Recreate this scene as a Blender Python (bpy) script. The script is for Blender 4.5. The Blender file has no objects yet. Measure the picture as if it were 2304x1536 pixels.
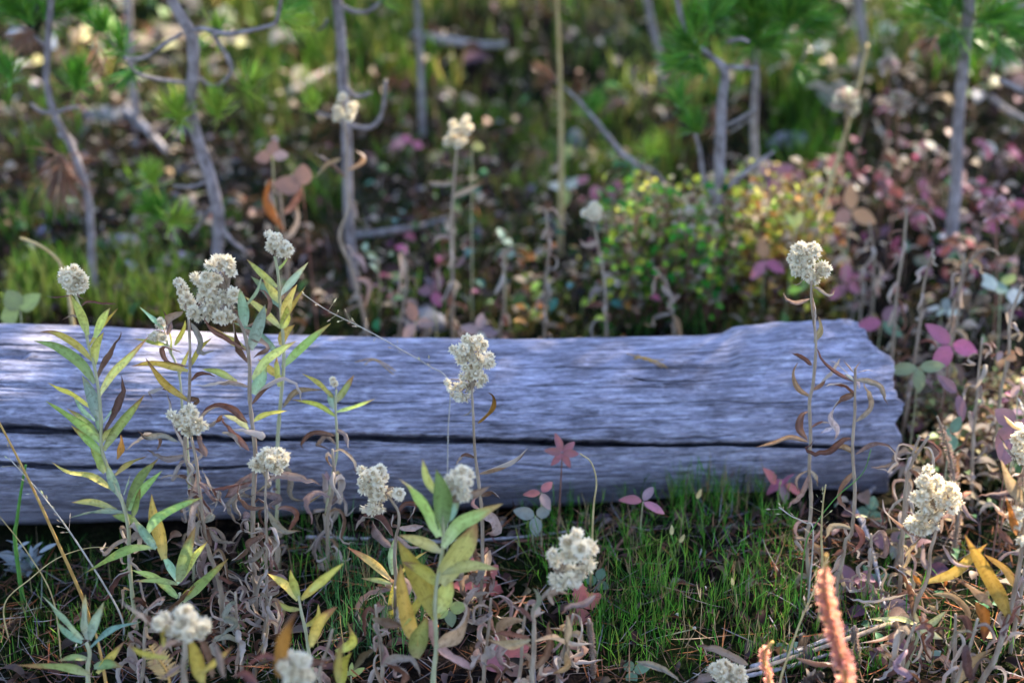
import bpy, math
import numpy as np
from mathutils import Vector, Matrix

R = math.radians
scene = bpy.context.scene
COL = scene.collection

# ------------------------------------------------------------------ camera
CAM_H, PITCH, F_PX, W0, H0 = 0.735, R(20.0), 3200.0, 2304.0, 1536.0
cam = bpy.data.cameras.new("camera")
cam.lens, cam.sensor_width = 50.0, 36.0
cam.clip_start, cam.clip_end = 0.02, 400.0
cam.dof.use_dof = True
cam.dof.focus_distance = 1.325
cam.dof.aperture_fstop = 3.0
cam_ob = bpy.data.objects.new("camera", cam)
cam_ob.location = (0, 0, CAM_H)
cam_ob.rotation_euler = (R(90) - PITCH, 0, 0)
COL.objects.link(cam_ob)
scene.camera = cam_ob

# ------------------------------------------------------------------ sky, sun, exposure
SUN_DIR = Vector((0.50, 0.56, 0.66)).normalized()      # towards the sun: behind the log, to the right
SUN_ELEV = math.asin(SUN_DIR.z)
SUN_AZ = math.atan2(SUN_DIR.x, SUN_DIR.y)
world = bpy.data.worlds.new("World")
scene.world = world
world.use_nodes = True
nt = world.node_tree
sky = nt.nodes.new("ShaderNodeTexSky")
sky.sky_type = 'NISHITA'
sky.sun_disc = False
sky.sun_elevation = SUN_ELEV
sky.sun_rotation = SUN_AZ
sky.ozone_density = 4.0
tint = nt.nodes.new("ShaderNodeMix")
tint.data_type = 'RGBA'
tint.blend_type = 'MULTIPLY'
tint.inputs[0].default_value = 1.0
tint.inputs[7].default_value = (1.00, .955, 1.10, 1)      # faintly violet autumn sky
nt.links.new(sky.outputs[0], tint.inputs[6])
nt.links.new(tint.outputs[2], nt.nodes["Background"].inputs[0])
nt.nodes["Background"].inputs[1].default_value = 0.13
sun = bpy.data.lights.new("sun", 'SUN')
sun.energy = 4.6
sun.angle = R(0.53)
sun.color = (1.0, 0.88, 0.70)
sun_ob = bpy.data.objects.new("sun", sun)
sun_ob.rotation_euler = SUN_DIR.to_track_quat('Z', 'Y').to_euler()
COL.objects.link(sun_ob)
scene.view_settings.view_transform = 'Standard'
scene.view_settings.look = 'None'
scene.view_settings.exposure = 2.7
scene.view_settings.gamma = 1.0
scene.cycles.max_bounces = 6
scene.cycles.diffuse_bounces = 3
scene.cycles.transparent_max_bounces = 8
scene.cycles.use_denoising = True

# ------------------------------------------------------------------ maths helpers
CP, SP = math.cos(PITCH), math.sin(PITCH)


def ray(px, py):
    a, b = (px - W0 / 2) / F_PX, (H0 / 2 - py) / F_PX
    return np.array([a, CP + b * SP, -SP + b * CP])


def P(px, py, Y):
    """Point of the sight line through a photo pixel at distance Y."""
    d = ray(px, py)
    return np.array([0, 0, CAM_H]) + d * (Y / d[1])


def depth(p):
    return p[1] * CP + (CAM_H - p[2]) * SP


def fract(a):
    return a - np.floor(a)


def vnoise(x, y, seed=0.0):
    x, y = np.asarray(x, float), np.asarray(y, float)
    xi, yi = np.floor(x), np.floor(y)
    fx, fy = x - xi, y - yi
    fx, fy = fx * fx * (3 - 2 * fx), fy * fy * (3 - 2 * fy)

    def h(a, b):
        return fract(np.sin(a * 127.1 + b * 311.7 + seed * 74.7) * 43758.5453)
    return ((h(xi, yi) * (1 - fx) + h(xi + 1, yi) * fx) * (1 - fy)
            + (h(xi, yi + 1) * (1 - fx) + h(xi + 1, yi + 1) * fx) * fy)


def ground_z(x, y):
    x, y = np.asarray(x, float), np.asarray(y, float)
    s = np.clip(y - 1.62, 0, 30)
    z = 0.12 * s + 0.02 * np.clip(s, 0, .3)
    z = z + 0.030 * (vnoise(x * 6, y * 6, 1) - .5) + 0.012 * (vnoise(x * 23, y * 23, 2) - .5)
    far = np.clip((y - 1.9) / 1.5, 0, 1)
    z = z + far * 0.16 * (vnoise(x * 1.7 + 3, y * 1.7, 5) - .5)
    z = z + 0.05 * np.clip((x - .46) / .25, 0, 1) * np.clip((y - 1.1) / .4, 0, 1)
    z = z + 0.022 * np.exp(-((x - .22) ** 2 / .03 + (y - 1.33) ** 2 / .012))
    return z


def G(px, py):
    """Ground point seen at a photo pixel."""
    d = ray(px, py)
    t, last = 0.6, None
    while t < 12:
        p = np.array([0, 0, CAM_H]) + d * t
        if p[2] < ground_z(p[0], p[1]):
            return p
        t += 0.004
    return p


def catmull(pts, n):
    pts = np.asarray(pts, float)
    m = len(pts)
    if m == 2:
        t = np.linspace(0, 1, n)[:, None]
        return pts[0] * (1 - t) + pts[1] * t
    ext = np.vstack([2 * pts[0] - pts[1], pts, 2 * pts[-1] - pts[-2]])
    seg = np.linalg.norm(np.diff(pts, axis=0), axis=1)
    cum = np.concatenate([[0], np.cumsum(seg)])
    s = np.linspace(0, cum[-1], n)
    out = np.zeros((n, 3))
    for i, v in enumerate(s):
        k = min(m - 2, max(0, int(np.searchsorted(cum, v, side='right') - 1)))
        t = (v - cum[k]) / max(seg[k], 1e-9)
        p0, p1, p2, p3 = ext[k], ext[k + 1], ext[k + 2], ext[k + 3]
        out[i] = .5 * ((2 * p1) + (-p0 + p2) * t + (2 * p0 - 5 * p1 + 4 * p2 - p3) * t * t + (-p0 + 3 * p1 - 3 * p2 + p3) * t ** 3)
    return out


def unit(v):
    v = np.asarray(v, float)
    return v / np.maximum(np.linalg.norm(v, axis=-1, keepdims=True), 1e-9)


# zoomed views of the photo that the coordinates below were read from: (x offset, y offset, scale)
VIEW = {'A': (0, 500, 3.0), 'B': (0, 1012, 2.931), 'C': (700, 1012, 2.931), 'D': (1400, 1012, 2.5487), 'F': (0, 0, 3.0),
        'N': (700, 0, 3.0), 'H': (1400, 0, 2.5487), 'I': (750, 500, 3.0), 'J': (1700, 500, 3.8146), 'K': (1700, 850, 3.8146),
        'L': (1700, 1134, 3.8146), 'Z': (0, 0, 1.0)}


def px_of(v, x, y):
    ox, oy, s = VIEW[v]
    return ox + x / s, oy + y / s


# ------------------------------------------------------------------ materials
def new_mat(name):
    m = bpy.data.materials.new(name)
    m.use_nodes = True
    n = m.node_tree
    n.nodes.clear()
    out = n.nodes.new("ShaderNodeOutputMaterial")
    return m, n, out


def nd(n, kind, **kw):
    a = n.nodes.new(kind)
    for k, v in kw.items():
        setattr(a, k, v)
    return a


def ramp(n, stops, src):
    r = n.nodes.new("ShaderNodeValToRGB")
    e = r.color_ramp.elements
    while len(e) < len(stops):
        e.new(.5)
    for i, (p, c) in enumerate(stops):
        e[i].position = p
        e[i].color = (*c, 1)
    n.links.new(src, r.inputs[0])
    return r.outputs[0]


def mixc(n, fac, a, b, mode='MIX'):
    m = n.nodes.new("ShaderNodeMix")
    m.data_type = 'RGBA'
    m.blend_type = mode
    for sock, v in ((m.inputs[0], fac), (m.inputs[6], a), (m.inputs[7], b)):
        if hasattr(v, 'links') or hasattr(v, 'is_linked'):
            n.links.new(v, sock)
        elif isinstance(v, (int, float)):
            sock.default_value = v
        else:
            sock.default_value = (*v, 1)
    return m.outputs[2]


def noise(n, scale, detail=3, rough=.55, vec=None):
    t = n.nodes.new("ShaderNodeTexNoise")
    t.inputs['Scale'].default_value = scale
    t.inputs['Detail'].default_value = detail
    t.inputs['Roughness'].default_value = rough
    if vec is not None:
        n.links.new(vec, t.inputs['Vector'])
    return t.outputs['Fac']


def math_node(n, op, a, b=None):
    m = n.nodes.new("ShaderNodeMath")
    m.operation = op
    for i, v in enumerate((a, b)):
        if v is None:
            continue
        if isinstance(v, (int, float)):
            m.inputs[i].default_value = v
        else:
            n.links.new(v, m.inputs[i])
    return m.outputs[0]


def leafy(name, transl=.3, rough=.6, fibre=True, under=True, spots=.35, spec=.2):
    """Leaf tissue: own colour in attribute Col (alpha = how woolly the underside is), fibres, translucency."""
    m, n, out = new_mat(name)
    at = nd(n, "ShaderNodeAttribute", attribute_name="Col")
    tc = nd(n, "ShaderNodeTexCoord")
    col = at.outputs['Color']
    if fibre:
        mp = nd(n, "ShaderNodeMapping")
        mp.inputs['Scale'].default_value = (9, 1.2, 1)
        n.links.new(tc.outputs['UV'], mp.inputs['Vector'])
        f = noise(n, 3.0, 3, .6, mp.outputs[0])
        col = mixc(n, .55, col, ramp(n, [(.3, (.45, .45, .45)), (.5, (1, 1, 1)), (.72, (1.0, 1.0, 1.0))], f), 'MULTIPLY')
    if spots:
        sp = noise(n, 260, 2, .5, tc.outputs['Object'])
        col = mixc(n, spots, col, ramp(n, [(.36, (.35, .25, .18)), (.47, (1, 1, 1))], sp), 'MULTIPLY')
    if under:
        geo = nd(n, "ShaderNodeNewGeometry")
        k = math_node(n, 'MULTIPLY', geo.outputs['Backfacing'], at.outputs['Alpha'])
        col = mixc(n, k, col, (.52, .43, .33))
    b = nd(n, "ShaderNodeBsdfPrincipled")
    b.inputs['Roughness'].default_value = rough
    b.inputs['Specular IOR Level'].default_value = spec
    n.links.new(col, b.inputs['Base Color'])
    t = nd(n, "ShaderNodeBsdfTranslucent")
    n.links.new(col, t.inputs['Color'])
    mx = nd(n, "ShaderNodeMixShader")
    mx.inputs[0].default_value = transl
    n.links.new(b.outputs[0], mx.inputs[1])
    n.links.new(t.outputs[0], mx.inputs[2])
    n.links.new(mx.outputs[0], out.inputs[0])
    if fibre:
        bp = nd(n, "ShaderNodeBump")
        bp.inputs['Strength'].default_value = .25
        bp.inputs['Distance'].default_value = .001
        n.links.new(f, bp.inputs['Height'])
        n.links.new(bp.outputs[0], b.inputs['Normal'])
    return m


M_LEAF = leafy("withering_leaf", .28, .62)
M_PLAIN = leafy("small_foliage", .25, .6, fibre=False, under=False, spots=0, spec=.06)
M_ROUND = leafy("round_leaf", .25, .5, fibre=False, under=True, spots=.3, spec=.12)
M_NEEDLE = leafy("pine_needle", .12, .4, fibre=False, under=False, spots=0)


def simple(name, c1, c2, scale, rough=.8, bump=.3, stretch=None, transl=0):
    m, n, out = new_mat(name)
    tc = nd(n, "ShaderNodeTexCoord")
    vec = tc.outputs['Object']
    if stretch:
        mp = nd(n, "ShaderNodeMapping")
        mp.inputs['Scale'].default_value = stretch
        n.links.new(vec, mp.inputs['Vector'])
        vec = mp.outputs[0]
    f = noise(n, scale, 4, .6, vec)
    col = ramp(n, [(.32, c1), (.66, c2)], f)
    b = nd(n, "ShaderNodeBsdfPrincipled")
    b.inputs['Roughness'].default_value = rough
    b.inputs['Specular IOR Level'].default_value = .15
    n.links.new(col, b.inputs['Base Color'])
    bp = nd(n, "ShaderNodeBump")
    bp.inputs['Strength'].default_value = bump
    bp.inputs['Distance'].default_value = .002
    n.links.new(f, bp.inputs['Height'])
    n.links.new(bp.outputs[0], b.inputs['Normal'])
    sh = b.outputs[0]
    if transl:
        t = nd(n, "ShaderNodeBsdfTranslucent")
        n.links.new(col, t.inputs['Color'])
        mx = nd(n, "ShaderNodeMixShader")
        mx.inputs[0].default_value = transl
        n.links.new(sh, mx.inputs[1])
        n.links.new(t.outputs[0], mx.inputs[2])
        sh = mx.outputs[0]
    n.links.new(sh, out.inputs[0])
    return m


M_PETAL = simple("papery_bract", (.82, .70, .47), (.95, .875, .68), 250, .6, .1, transl=.3)
M_CENTRE = simple("dry_floret", (.50, .34, .16), (.74, .58, .34), 700, .9, .5)
M_STEM = simple("woolly_stem", (.22, .15, .095), (.40, .31, .21), 160, .9, .4, (1, 1, .25))
M_STEM_G = simple("pale_green_stem", (.32, .31, .15), (.47, .43, .25), 160, .9, .4, (1, 1, .25))
M_BARK = simple("sapling_bark", (.13, .105, .095), (.36, .31, .295), 90, .85, .8, (1, 1, .55))
M_TWIG = simple("dead_twig", (.20, .17, .16), (.42, .38, .36), 120, .85, .5)
M_TWIGB = simple("red_brown_twig", (.13, .05, .03), (.28, .14, .09), 120, .7, .5)
M_STRAW = simple("straw_stalk", (.34, .24, .09), (.52, .40, .18), 90, .6, .2)
M_STRAWP = simple("pale_stalk", (.34, .29, .22), (.50, .45, .36), 90, .6, .2)
M_STRAWO = simple("orange_stalk", (.42, .22, .06), (.55, .34, .10), 90, .6, .2)
M_GSTALK = simple("green_stalk", (.06, .17, .03), (.12, .26, .05), 90, .5, .2)
M_PUFF = simple("puffball_skin", (.50, .42, .32), (.68, .60, .48), 300, .7, .1)
M_STONE = simple("grey_stone", (.09, .09, .095), (.24, .235, .24), 60, .85, .8)


def wood_material():
    m, n, out = new_mat("weathered_wood")
    tc = nd(n, "ShaderNodeTexCoord")
    uv = tc.outputs['UV']

    def st(sx, sy):
        mp = nd(n, "ShaderNodeMapping")
        mp.inputs['Scale'].default_value = (sx, sy, 1)
        n.links.new(uv, mp.inputs['Vector'])
        return mp.outputs[0]
    grain = noise(n, 1.0, 9, .84, st(20, 150))
    fine = noise(n, 1.0, 5, .8, st(45, 520))
    patch = noise(n, 1.0, 4, .65, st(6, 16))
    blot = noise(n, 1.0, 5, .7, st(34, 85))
    c = ramp(n, [(.33, (.055, .050, .060)), (.43, (.18, .172, .205)), (.52, (.32, .309, .370)), (.65, (.61, .59, .68))], grain)
    c = mixc(n, .75, c, ramp(n, [(.38, (.34, .32, .33)), (.52, (1, 1, 1)), (.66, (1.15, 1.15, 1.15))], fine), 'MULTIPLY')
    c = mixc(n, .75, c, ramp(n, [(.36, (.50, .45, .44)), (.52, (.95, .93, .93)), (.68, (1.25, 1.22, 1.2))], patch), 'MULTIPLY')
    c = mixc(n, .6, c, ramp(n, [(.34, (.45, .44, .47)), (.47, (1, 1, 1))], blot), 'MULTIPLY')
    c = mixc(n, math_node(n, 'MULTIPLY', ramp(n, [(.56, (0, 0, 0)), (.70, (1, 1, 1))], blot), .5), c, (.66, .64, .72))
    fleck = noise(n, 1.0, 3, .6, st(38, 300))
    c = mixc(n, .8, c, ramp(n, [(.33, (.22, .20, .21)), (.39, (1, 1, 1))], fleck), 'MULTIPLY')
    b = nd(n, "ShaderNodeBsdfPrincipled")
    b.inputs['Roughness'].default_value = .72
    b.inputs['Specular IOR Level'].default_value = .3
    n.links.new(c, b.inputs['Base Color'])
    bp = nd(n, "ShaderNodeBump")
    bp.inputs['Strength'].default_value = .7
    bp.inputs['Distance'].default_value = .002
    h = math_node(n, 'ADD', math_node(n, 'MULTIPLY', grain, 1.0), math_node(n, 'MULTIPLY', fine, .6))
    n.links.new(h, bp.inputs['Height'])
    n.links.new(bp.outputs[0], b.inputs['Normal'])
    n.links.new(b.outputs[0], out.inputs[0])
    return m


def ground_material():
    m, n, out = new_mat("forest_soil")
    tc = nd(n, "ShaderNodeTexCoord")
    o = tc.outputs['Object']
    a = noise(n, 45, 6, .7, o)
    b_ = noise(n, 5, 3, .6, o)
    d = noise(n, 170, 4, .7, o)
    soil = ramp(n, [(.3, (.003, .0025, .002)), (.5, (.011, .008, .006)), (.68, (.045, .028, .018))], a)
    moss = ramp(n, [(.3, (.003, .005, .0015)), (.55, (.011, .018, .005)), (.75, (.032, .038, .010))], d)
    c = mixc(n, ramp(n, [(.42, (0, 0, 0)), (.58, (1, 1, 1))], b_), soil, moss)
    p = nd(n, "ShaderNodeBsdfPrincipled")
    p.inputs['Roughness'].default_value = .95
    p.inputs['Specular IOR Level'].default_value = .02
    n.links.new(c, p.inputs['Base Color'])
    bp = nd(n, "ShaderNodeBump")
    bp.inputs['Strength'].default_value = 1.0
    bp.inputs['Distance'].default_value = .01
    n.links.new(math_node(n, 'ADD', a, d), bp.inputs['Height'])
    n.links.new(bp.outputs[0], p.inputs['Normal'])
    n.links.new(p.outputs[0], out.inputs[0])
    return m


# ------------------------------------------------------------------ object helpers
def make_mesh(name, v, f, mat, cols=None, uv=None, smooth=True):
    v = np.asarray(v, np.float32)
    me = bpy.data.meshes.new(name)
    if isinstance(f, np.ndarray):
        k = f.shape[1]
        me.vertices.add(len(v))
        me.vertices.foreach_set("co", v.ravel())
        me.loops.add(f.size)
        me.loops.foreach_set("vertex_index", f.astype(np.int32).ravel())
        me.polygons.add(len(f))
        me.polygons.foreach_set("loop_start", np.arange(0, f.size, k, dtype=np.int32))
        me.update(calc_edges=True)
    else:
        me.from_pydata(v.tolist(), [], [list(map(int, q)) for q in f])
    if smooth:
        me.polygons.foreach_set("use_smooth", np.ones(len(me.polygons), bool))
    if cols is not None:
        c = np.ones((len(v), 4), np.float32)
        cols = np.asarray(cols, np.float32)
        c[:, :cols.shape[1]] = cols
        ca = me.color_attributes.new("Col", 'FLOAT_COLOR', 'POINT')
        ca.data.foreach_set("color", c.ravel())
    if uv is not None:
        idx = np.zeros(len(me.loops), np.int32)
        me.loops.foreach_get("vertex_index", idx)
        ul = me.uv_layers.new(name="UVMap")
        ul.data.foreach_set("uv", np.asarray(uv, np.float32)[idx].ravel())
    me.materials.append(mat)
    me.validate()
    return me


def obj(name, v, f, mat, parent=None, cols=None, uv=None, smooth=True):
    v = np.asarray(v, float)
    if parent is not None:
        b = parent
        while b is not None:
            v = v - np.array(b.location)
            b = b.parent
    o = bpy.data.objects.new(name, make_mesh(name, v, f, mat, cols, uv, smooth))
    COL.objects.link(o)
    if parent is not None:
        o.parent = parent
    return o


def thing(name, label, cat, loc, group=None):
    o = bpy.data.objects.new(name, None)
    o.empty_display_size = .02
    COL.objects.link(o)
    o.location = tuple(float(a) for a in loc)
    o['label'], o['category'] = label, cat
    if group:
        o['group'] = group
    return o


def tag(o, label=None, cat=None, group=None, kind=None):
    for k, v in (('label', label), ('category', cat), ('group', group), ('kind', kind)):
        if v:
            o[k] = v
    return o


def tube(pts, radii, sides=7, n=None, jitter=0, rng=None):
    pts = np.asarray(pts, float)
    n = n or max(6, 5 * len(pts))
    c = catmull(pts, n)
    radii = np.atleast_1d(radii)
    kn = np.linspace(0, 1, len(radii))
    if len(radii) == len(pts):
        kn = np.concatenate([[0], np.cumsum(np.linalg.norm(np.diff(pts, axis=0), axis=1))])
        kn = kn / kn[-1]
    rr = np.interp(np.linspace(0, 1, n), kn, radii)
    if jitter and rng is not None:
        rr = rr * (1 + jitter * rng.normal(0, 1, n))
    t = unit(np.gradient(c, axis=0))
    ref = np.array([0.31, -.9, .2]) if abs(t[0][1]) < .8 else np.array([1., 0, 0])
    v, f = [], []
    w = unit(np.cross(t[0], ref))
    for i in range(n):
        w = unit(w - t[i] * np.dot(w, t[i]))
        b = np.cross(t[i], w)
        for k in range(sides):
            a = 2 * math.pi * k / sides
            v.append(c[i] + rr[i] * (math.cos(a) * w + math.sin(a) * b))
    for i in range(n - 1):
        for k in range(sides):
            k2 = (k + 1) % sides
            f.append((i * sides + k, i * sides + k2, (i + 1) * sides + k2, (i + 1) * sides + k))
    f.append(tuple(reversed(range(sides))))
    f.append(tuple(range((n - 1) * sides, n * sides)))
    return v, f


class Acc:
    """Collects many small pieces into one mesh."""
    def __init__(self):
        self.v, self.f, self.c, self.n = [], [], [], 0

    def add(self, verts, faces, cols):
        """verts (N,k,3), faces (m,4) template, cols (N,k,3) or (N,3)"""
        verts = np.asarray(verts, np.float32)
        N, k = verts.shape[:2]
        faces = np.asarray(faces)
        cols = np.asarray(cols, np.float32)
        if cols.ndim == 2:
            cols = np.repeat(cols[:, None, :], k, axis=1)
        self.v.append(verts.reshape(-1, 3))
        self.c.append(cols.reshape(-1, 3))
        self.f.append((faces[None] + (self.n + np.arange(N) * k)[:, None, None]).reshape(-1, 4))
        self.n += N * k

    def build(self, name, mat, parent=None, smooth=True):
        return obj(name, np.vstack(self.v), np.vstack(self.f), mat, parent, np.vstack(self.c), None, smooth)


def blades(rng, base, az, length, lean, curve, width, c0, c1, seg=4):
    """Tapering blades: arrays of N. lean = start angle from vertical, curve = extra bend."""
    N = len(base)
    t = np.linspace(0, 1, seg + 1)
    ang = lean[:, None] + curve[:, None] * t[None]
    step = length[:, None] / seg
    dx = np.cumsum(np.concatenate([np.zeros((N, 1)), (np.sin(ang) * step)[:, 1:]], 1), 1)
    dz = np.cumsum(np.concatenate([np.zeros((N, 1)), (np.cos(ang) * step)[:, 1:]], 1), 1)
    d = np.stack([np.cos(az), np.sin(az)], 1)
    wa = az + math.pi / 2 + rng.uniform(-.9, .9, N)
    wd = np.stack([np.cos(wa), np.sin(wa), rng.uniform(-.15, .15, N)], 1)
    prof = np.clip(1 - t ** 2.2, .08, 1) * np.clip(.5 + 3 * t, 0, 1)
    cen = np.stack([base[:, 0:1] + dx * d[:, 0:1], base[:, 1:2] + dx * d[:, 1:2], base[:, 2:3] + dz], 2)
    off = wd[:, None, :] * (width[:, None] * prof[None] * .5)[:, :, None]
    v = np.concatenate([cen - off, cen + off], 1)
    s = seg + 1
    f = np.array([(i, i + s, i + s + 1, i + 1) for i in range(seg)])
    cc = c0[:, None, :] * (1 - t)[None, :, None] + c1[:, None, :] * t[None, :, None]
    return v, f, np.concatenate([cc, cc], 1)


def rotmats(rng, N, tilt):
    """Random yaw, normals tilted from up by up to tilt (array)."""
    yaw, ta = rng.uniform(0, 2 * math.pi, N), rng.uniform(0, 2 * math.pi, N)
    nrm = np.stack([np.sin(tilt) * np.cos(ta), np.sin(tilt) * np.sin(ta), np.cos(tilt)], 1)
    a = np.stack([np.cos(yaw), np.sin(yaw), np.zeros(N)], 1)
    x = unit(a - nrm * np.sum(a * nrm, 1, keepdims=True))
    y = np.cross(nrm, x)
    return np.stack([x, y, nrm], 2)


def leaf_template(w=.45, cup=.12, n=6, fold=.1, narrow=1.0):
    t = np.linspace(0, 1, n)
    pr = (np.sin(np.pi * t ** (.85 * narrow)) ** .8) * w * .5
    pr[0], pr[-1] = .015, .01
    z = -cup * (2 * t - 1) ** 2
    rows = []
    for u in (-1, 0, 1):
        rows.append(np.stack([t, u * pr, z + fold * abs(u) * pr * 2], 1))
    v = np.vstack(rows)
    f = np.array([(r * n + i, r * n + i + 1, (r + 1) * n + i + 1, (r + 1) * n + i) for r in range(2) for i in range(n - 1)])
    return v, f


def scatter_leaves(acc, rng, loc, size, tilt, cols, tmpl):
    tv, tf = tmpl
    N = len(loc)
    m = rotmats(rng, N, tilt)
    v = np.einsum('nij,kj->nki', m, tv) * size[:, None, None] + loc[:, None, :]
    sh = np.linspace(.85, 1.1, len(tv))[None, :, None]
    acc.add(v, tf, cols[:, None, :] * np.ones_like(sh) * sh)


def pick(rng, N, palette, weights=None, var=.25):
    p = np.array(palette, float)
    w = None if weights is None else np.array(weights, float) / sum(weights)
    c = p[rng.choice(len(p), N, p=w)]
    return np.clip(c * np.exp(rng.normal(0, var, (N, 1))) * np.exp(rng.normal(0, .08, (N, 3))), 0, .9)


# ------------------------------------------------------------------ THE SETTING: ground
gs = np.linspace(-1, 1, 301)
gx = 1.35 * gs + 45 * gs ** 7
gy = 1.75 + 1.75 * gs + 45 * gs ** 7
X, Yg = np.meshgrid(gx, gy)
Z = ground_z(X, Yg)
n_ = len(gs)
idx = np.arange(n_ * n_).reshape(n_, n_)
gf = np.stack([idx[:-1, :-1], idx[:-1, 1:], idx[1:, 1:], idx[1:, :-1]], -1).reshape(-1, 4)
ground = obj("ground", np.stack([X, Yg, Z], -1).reshape(-1, 3), gf, ground_material())
tag(ground, kind="structure")

# ------------------------------------------------------------------ the weathered log
LX = [-1.3, -.56, -.30, 0.0, .22, .33, .44]
LY = [1.43, 1.47, 1.485, 1.51, 1.535, 1.55, 1.57]
LR = [.118, .112, .104, .096, .0955, .101, .099]
LZ = [.104, .102, .094, .086, .081, .081, .079]


def log_point(x, phi, r=None):
    y, rr, z = np.interp(x, LX, LY), np.interp(x, LX, LR), np.interp(x, LX, LZ)
    rr = rr if r is None else rr + r
    return np.stack([x + 0 * phi, y - rr * np.cos(phi), z + rr * np.sin(phi)], -1)


def proj(p):
    d = p[..., 1] * CP + (CAM_H - p[..., 2]) * SP
    return W0 / 2 + F_PX * p[..., 0] / d, H0 / 2 + F_PX * ((CAM_H - p[..., 2]) * CP - p[..., 1] * SP) / d


def crack_angles(poly):
    """Photo polyline -> (x, phi) on the log's face."""
    ph = np.linspace(-1.2, 2.0, 900)
    out = []
    for px, py in poly:
        x = (px - W0 / 2) / F_PX * 1.49
        for _ in range(6):
            pp = log_point(np.full_like(ph, x), ph)
            qx, qy = proj(pp)
            vis = ph < 1.15
            k = np.argmin(np.where(vis, abs(qy - py), 9e9))
            x += (px - qx[k]) / F_PX * 1.49
        out.append((x, ph[k]))
    return np.array(out)


CRACKS = [  # photo polyline, half width in mm, depth in mm
    ([(-60, 962), (0, 963), (130, 968), (300, 975), (500, 986), (640, 986), (760, 983), (830, 982), (900, 986), (1000, 990), (1150, 991), (1300, 997), (1500, 1002), (1620, 999), (1740, 1001), (1825, 1003), (1950, 1008)], [3.1, 3.1, 2.6, 2.4, 2.6, 2.4, 2.6, 3.0, 2.8, 2.8, 2.6, 2.4, 2.4, 2.0, 2.2, 1.8, 1.0], 62),
    ([(-60, 1042), (0, 1043), (150, 1050), (330, 1048), (450, 1056), (560, 1050), (640, 1052)], [1.6, 1.8, 1.8, 1.4, 1.5, 1.0, .3], 34),
    ([(-60, 792), (0, 793), (140, 797), (270, 800)], [.9, .9, .8, .3], 5),
    ([(1425, 851), (1450, 858), (1520, 860), (1600, 857)], [.6, 1.4, 1.2, .3], 8),
    ([(940, 814), (990, 821), (1040, 819)], [.4, .9, .3], 5),
    ([(200, 1096), (330, 1100), (480, 1098), (640, 1104), (760, 1100)], [.3, .9, 1.0, .8, .3], 6),
    ([(620, 905), (700, 900), (800, 912), (930, 905)], [.3, .7, .7, .3], 4),
    ([(1120, 934), (1200, 930), (1330, 938), (1460, 933)], [.3, .6, .7, .3], 3),
    ([(1500, 905), (1600, 900), (1720, 908), (1850, 900), (1960, 905)], [.3, .7, .8, .7, .4], 4),
    ([(0, 870), (120, 874), (260, 868)], [.6, .7, .3], 4),
    ([(1000, 1050), (1150, 1046), (1300, 1056), (1500, 1050)], [.3, .8, .8, .3], 4),
]
rng = np.random.default_rng(11)
us = np.concatenate([np.linspace(-1.3, -.62, 60)[:-1], np.linspace(-.62, .44, 440)])
phs = np.concatenate([np.linspace(-.75, 1.75, 440), np.linspace(1.75, 2 * math.pi - .75, 60)[1:-1]])
U, PH = np.meshgrid(us, phs, indexing='ij')
r0 = np.interp(U, LX, LR)
arc = PH * .1
dr = .0034 * (vnoise(U * 4, arc * 26, 3) - .5) + .0014 * (vnoise(U * 9 + 3 * vnoise(U * 3, arc * 20, 8), arc * 130, 4) - .5) + .0010 * (vnoise(U * 22, arc * 420, 6) - .5)
dr += .010 * (vnoise(U * 2.2, PH * 1.3, 9) - .5)
slit = np.zeros_like(U)
for ci, (poly, hw, dp) in enumerate(CRACKS):
    ca = crack_angles(poly)
    pc = np.interp(U, ca[:, 0], ca[:, 1])
    pc = pc + .012 * (vnoise(U * 30, 0 * U, 12) - .5) + .006 * (vnoise(U * 90, 0 * U, 15) - .5)
    wmm = np.interp(U, ca[:, 0], hw, left=0 if poly[0][0] > -50 else hw[0], right=0) * (.8 + .5 * vnoise(U * 40, 0 * U, 21))
    dist = abs(PH - pc) * r0 * 1000
    wmm = np.maximum(wmm * (1.4 if ci < 2 else 1.0), 1e-4)
    if ci == 0:     # the slab under the long crack sits a little further back
        below = np.clip((pc - PH) / .03, 0, 1) * np.clip((PH + .9) / .9, 0, 1)
        dr -= .0045 * below * np.clip((.40 - U) / .2, 0, 1)
    prof = np.clip(2.6 - 2.2 * (dist / wmm), 0, 1) ** .42
    slit += prof * dp * .001 * np.clip(wmm / 1.0, 0, 1)
cr = np.random.default_rng(404)      # many short drying checks along the grain
for _ in range(95):
    x0, L, p0 = cr.uniform(-.75, .42), cr.uniform(.02, .13), cr.uniform(-.45, 1.5)
    sl, w_, d_ = cr.normal(0, .12), cr.uniform(.55, 1.05), cr.uniform(.002, .006)
    near = abs(U - x0) < L
    tt = np.clip(1 - abs(U - x0) / L, 0, 1)
    dist = abs(PH - p0 - sl * (U - x0) - .02 * (vnoise(U * 50, 0 * U, 60 + _) - .5)) * r0 * 1000
    slit += near * np.clip(2 - 2 * dist / (w_ * np.maximum(tt, .05) ** .5), 0, 1) ** .6 * d_ * tt ** .5
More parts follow.
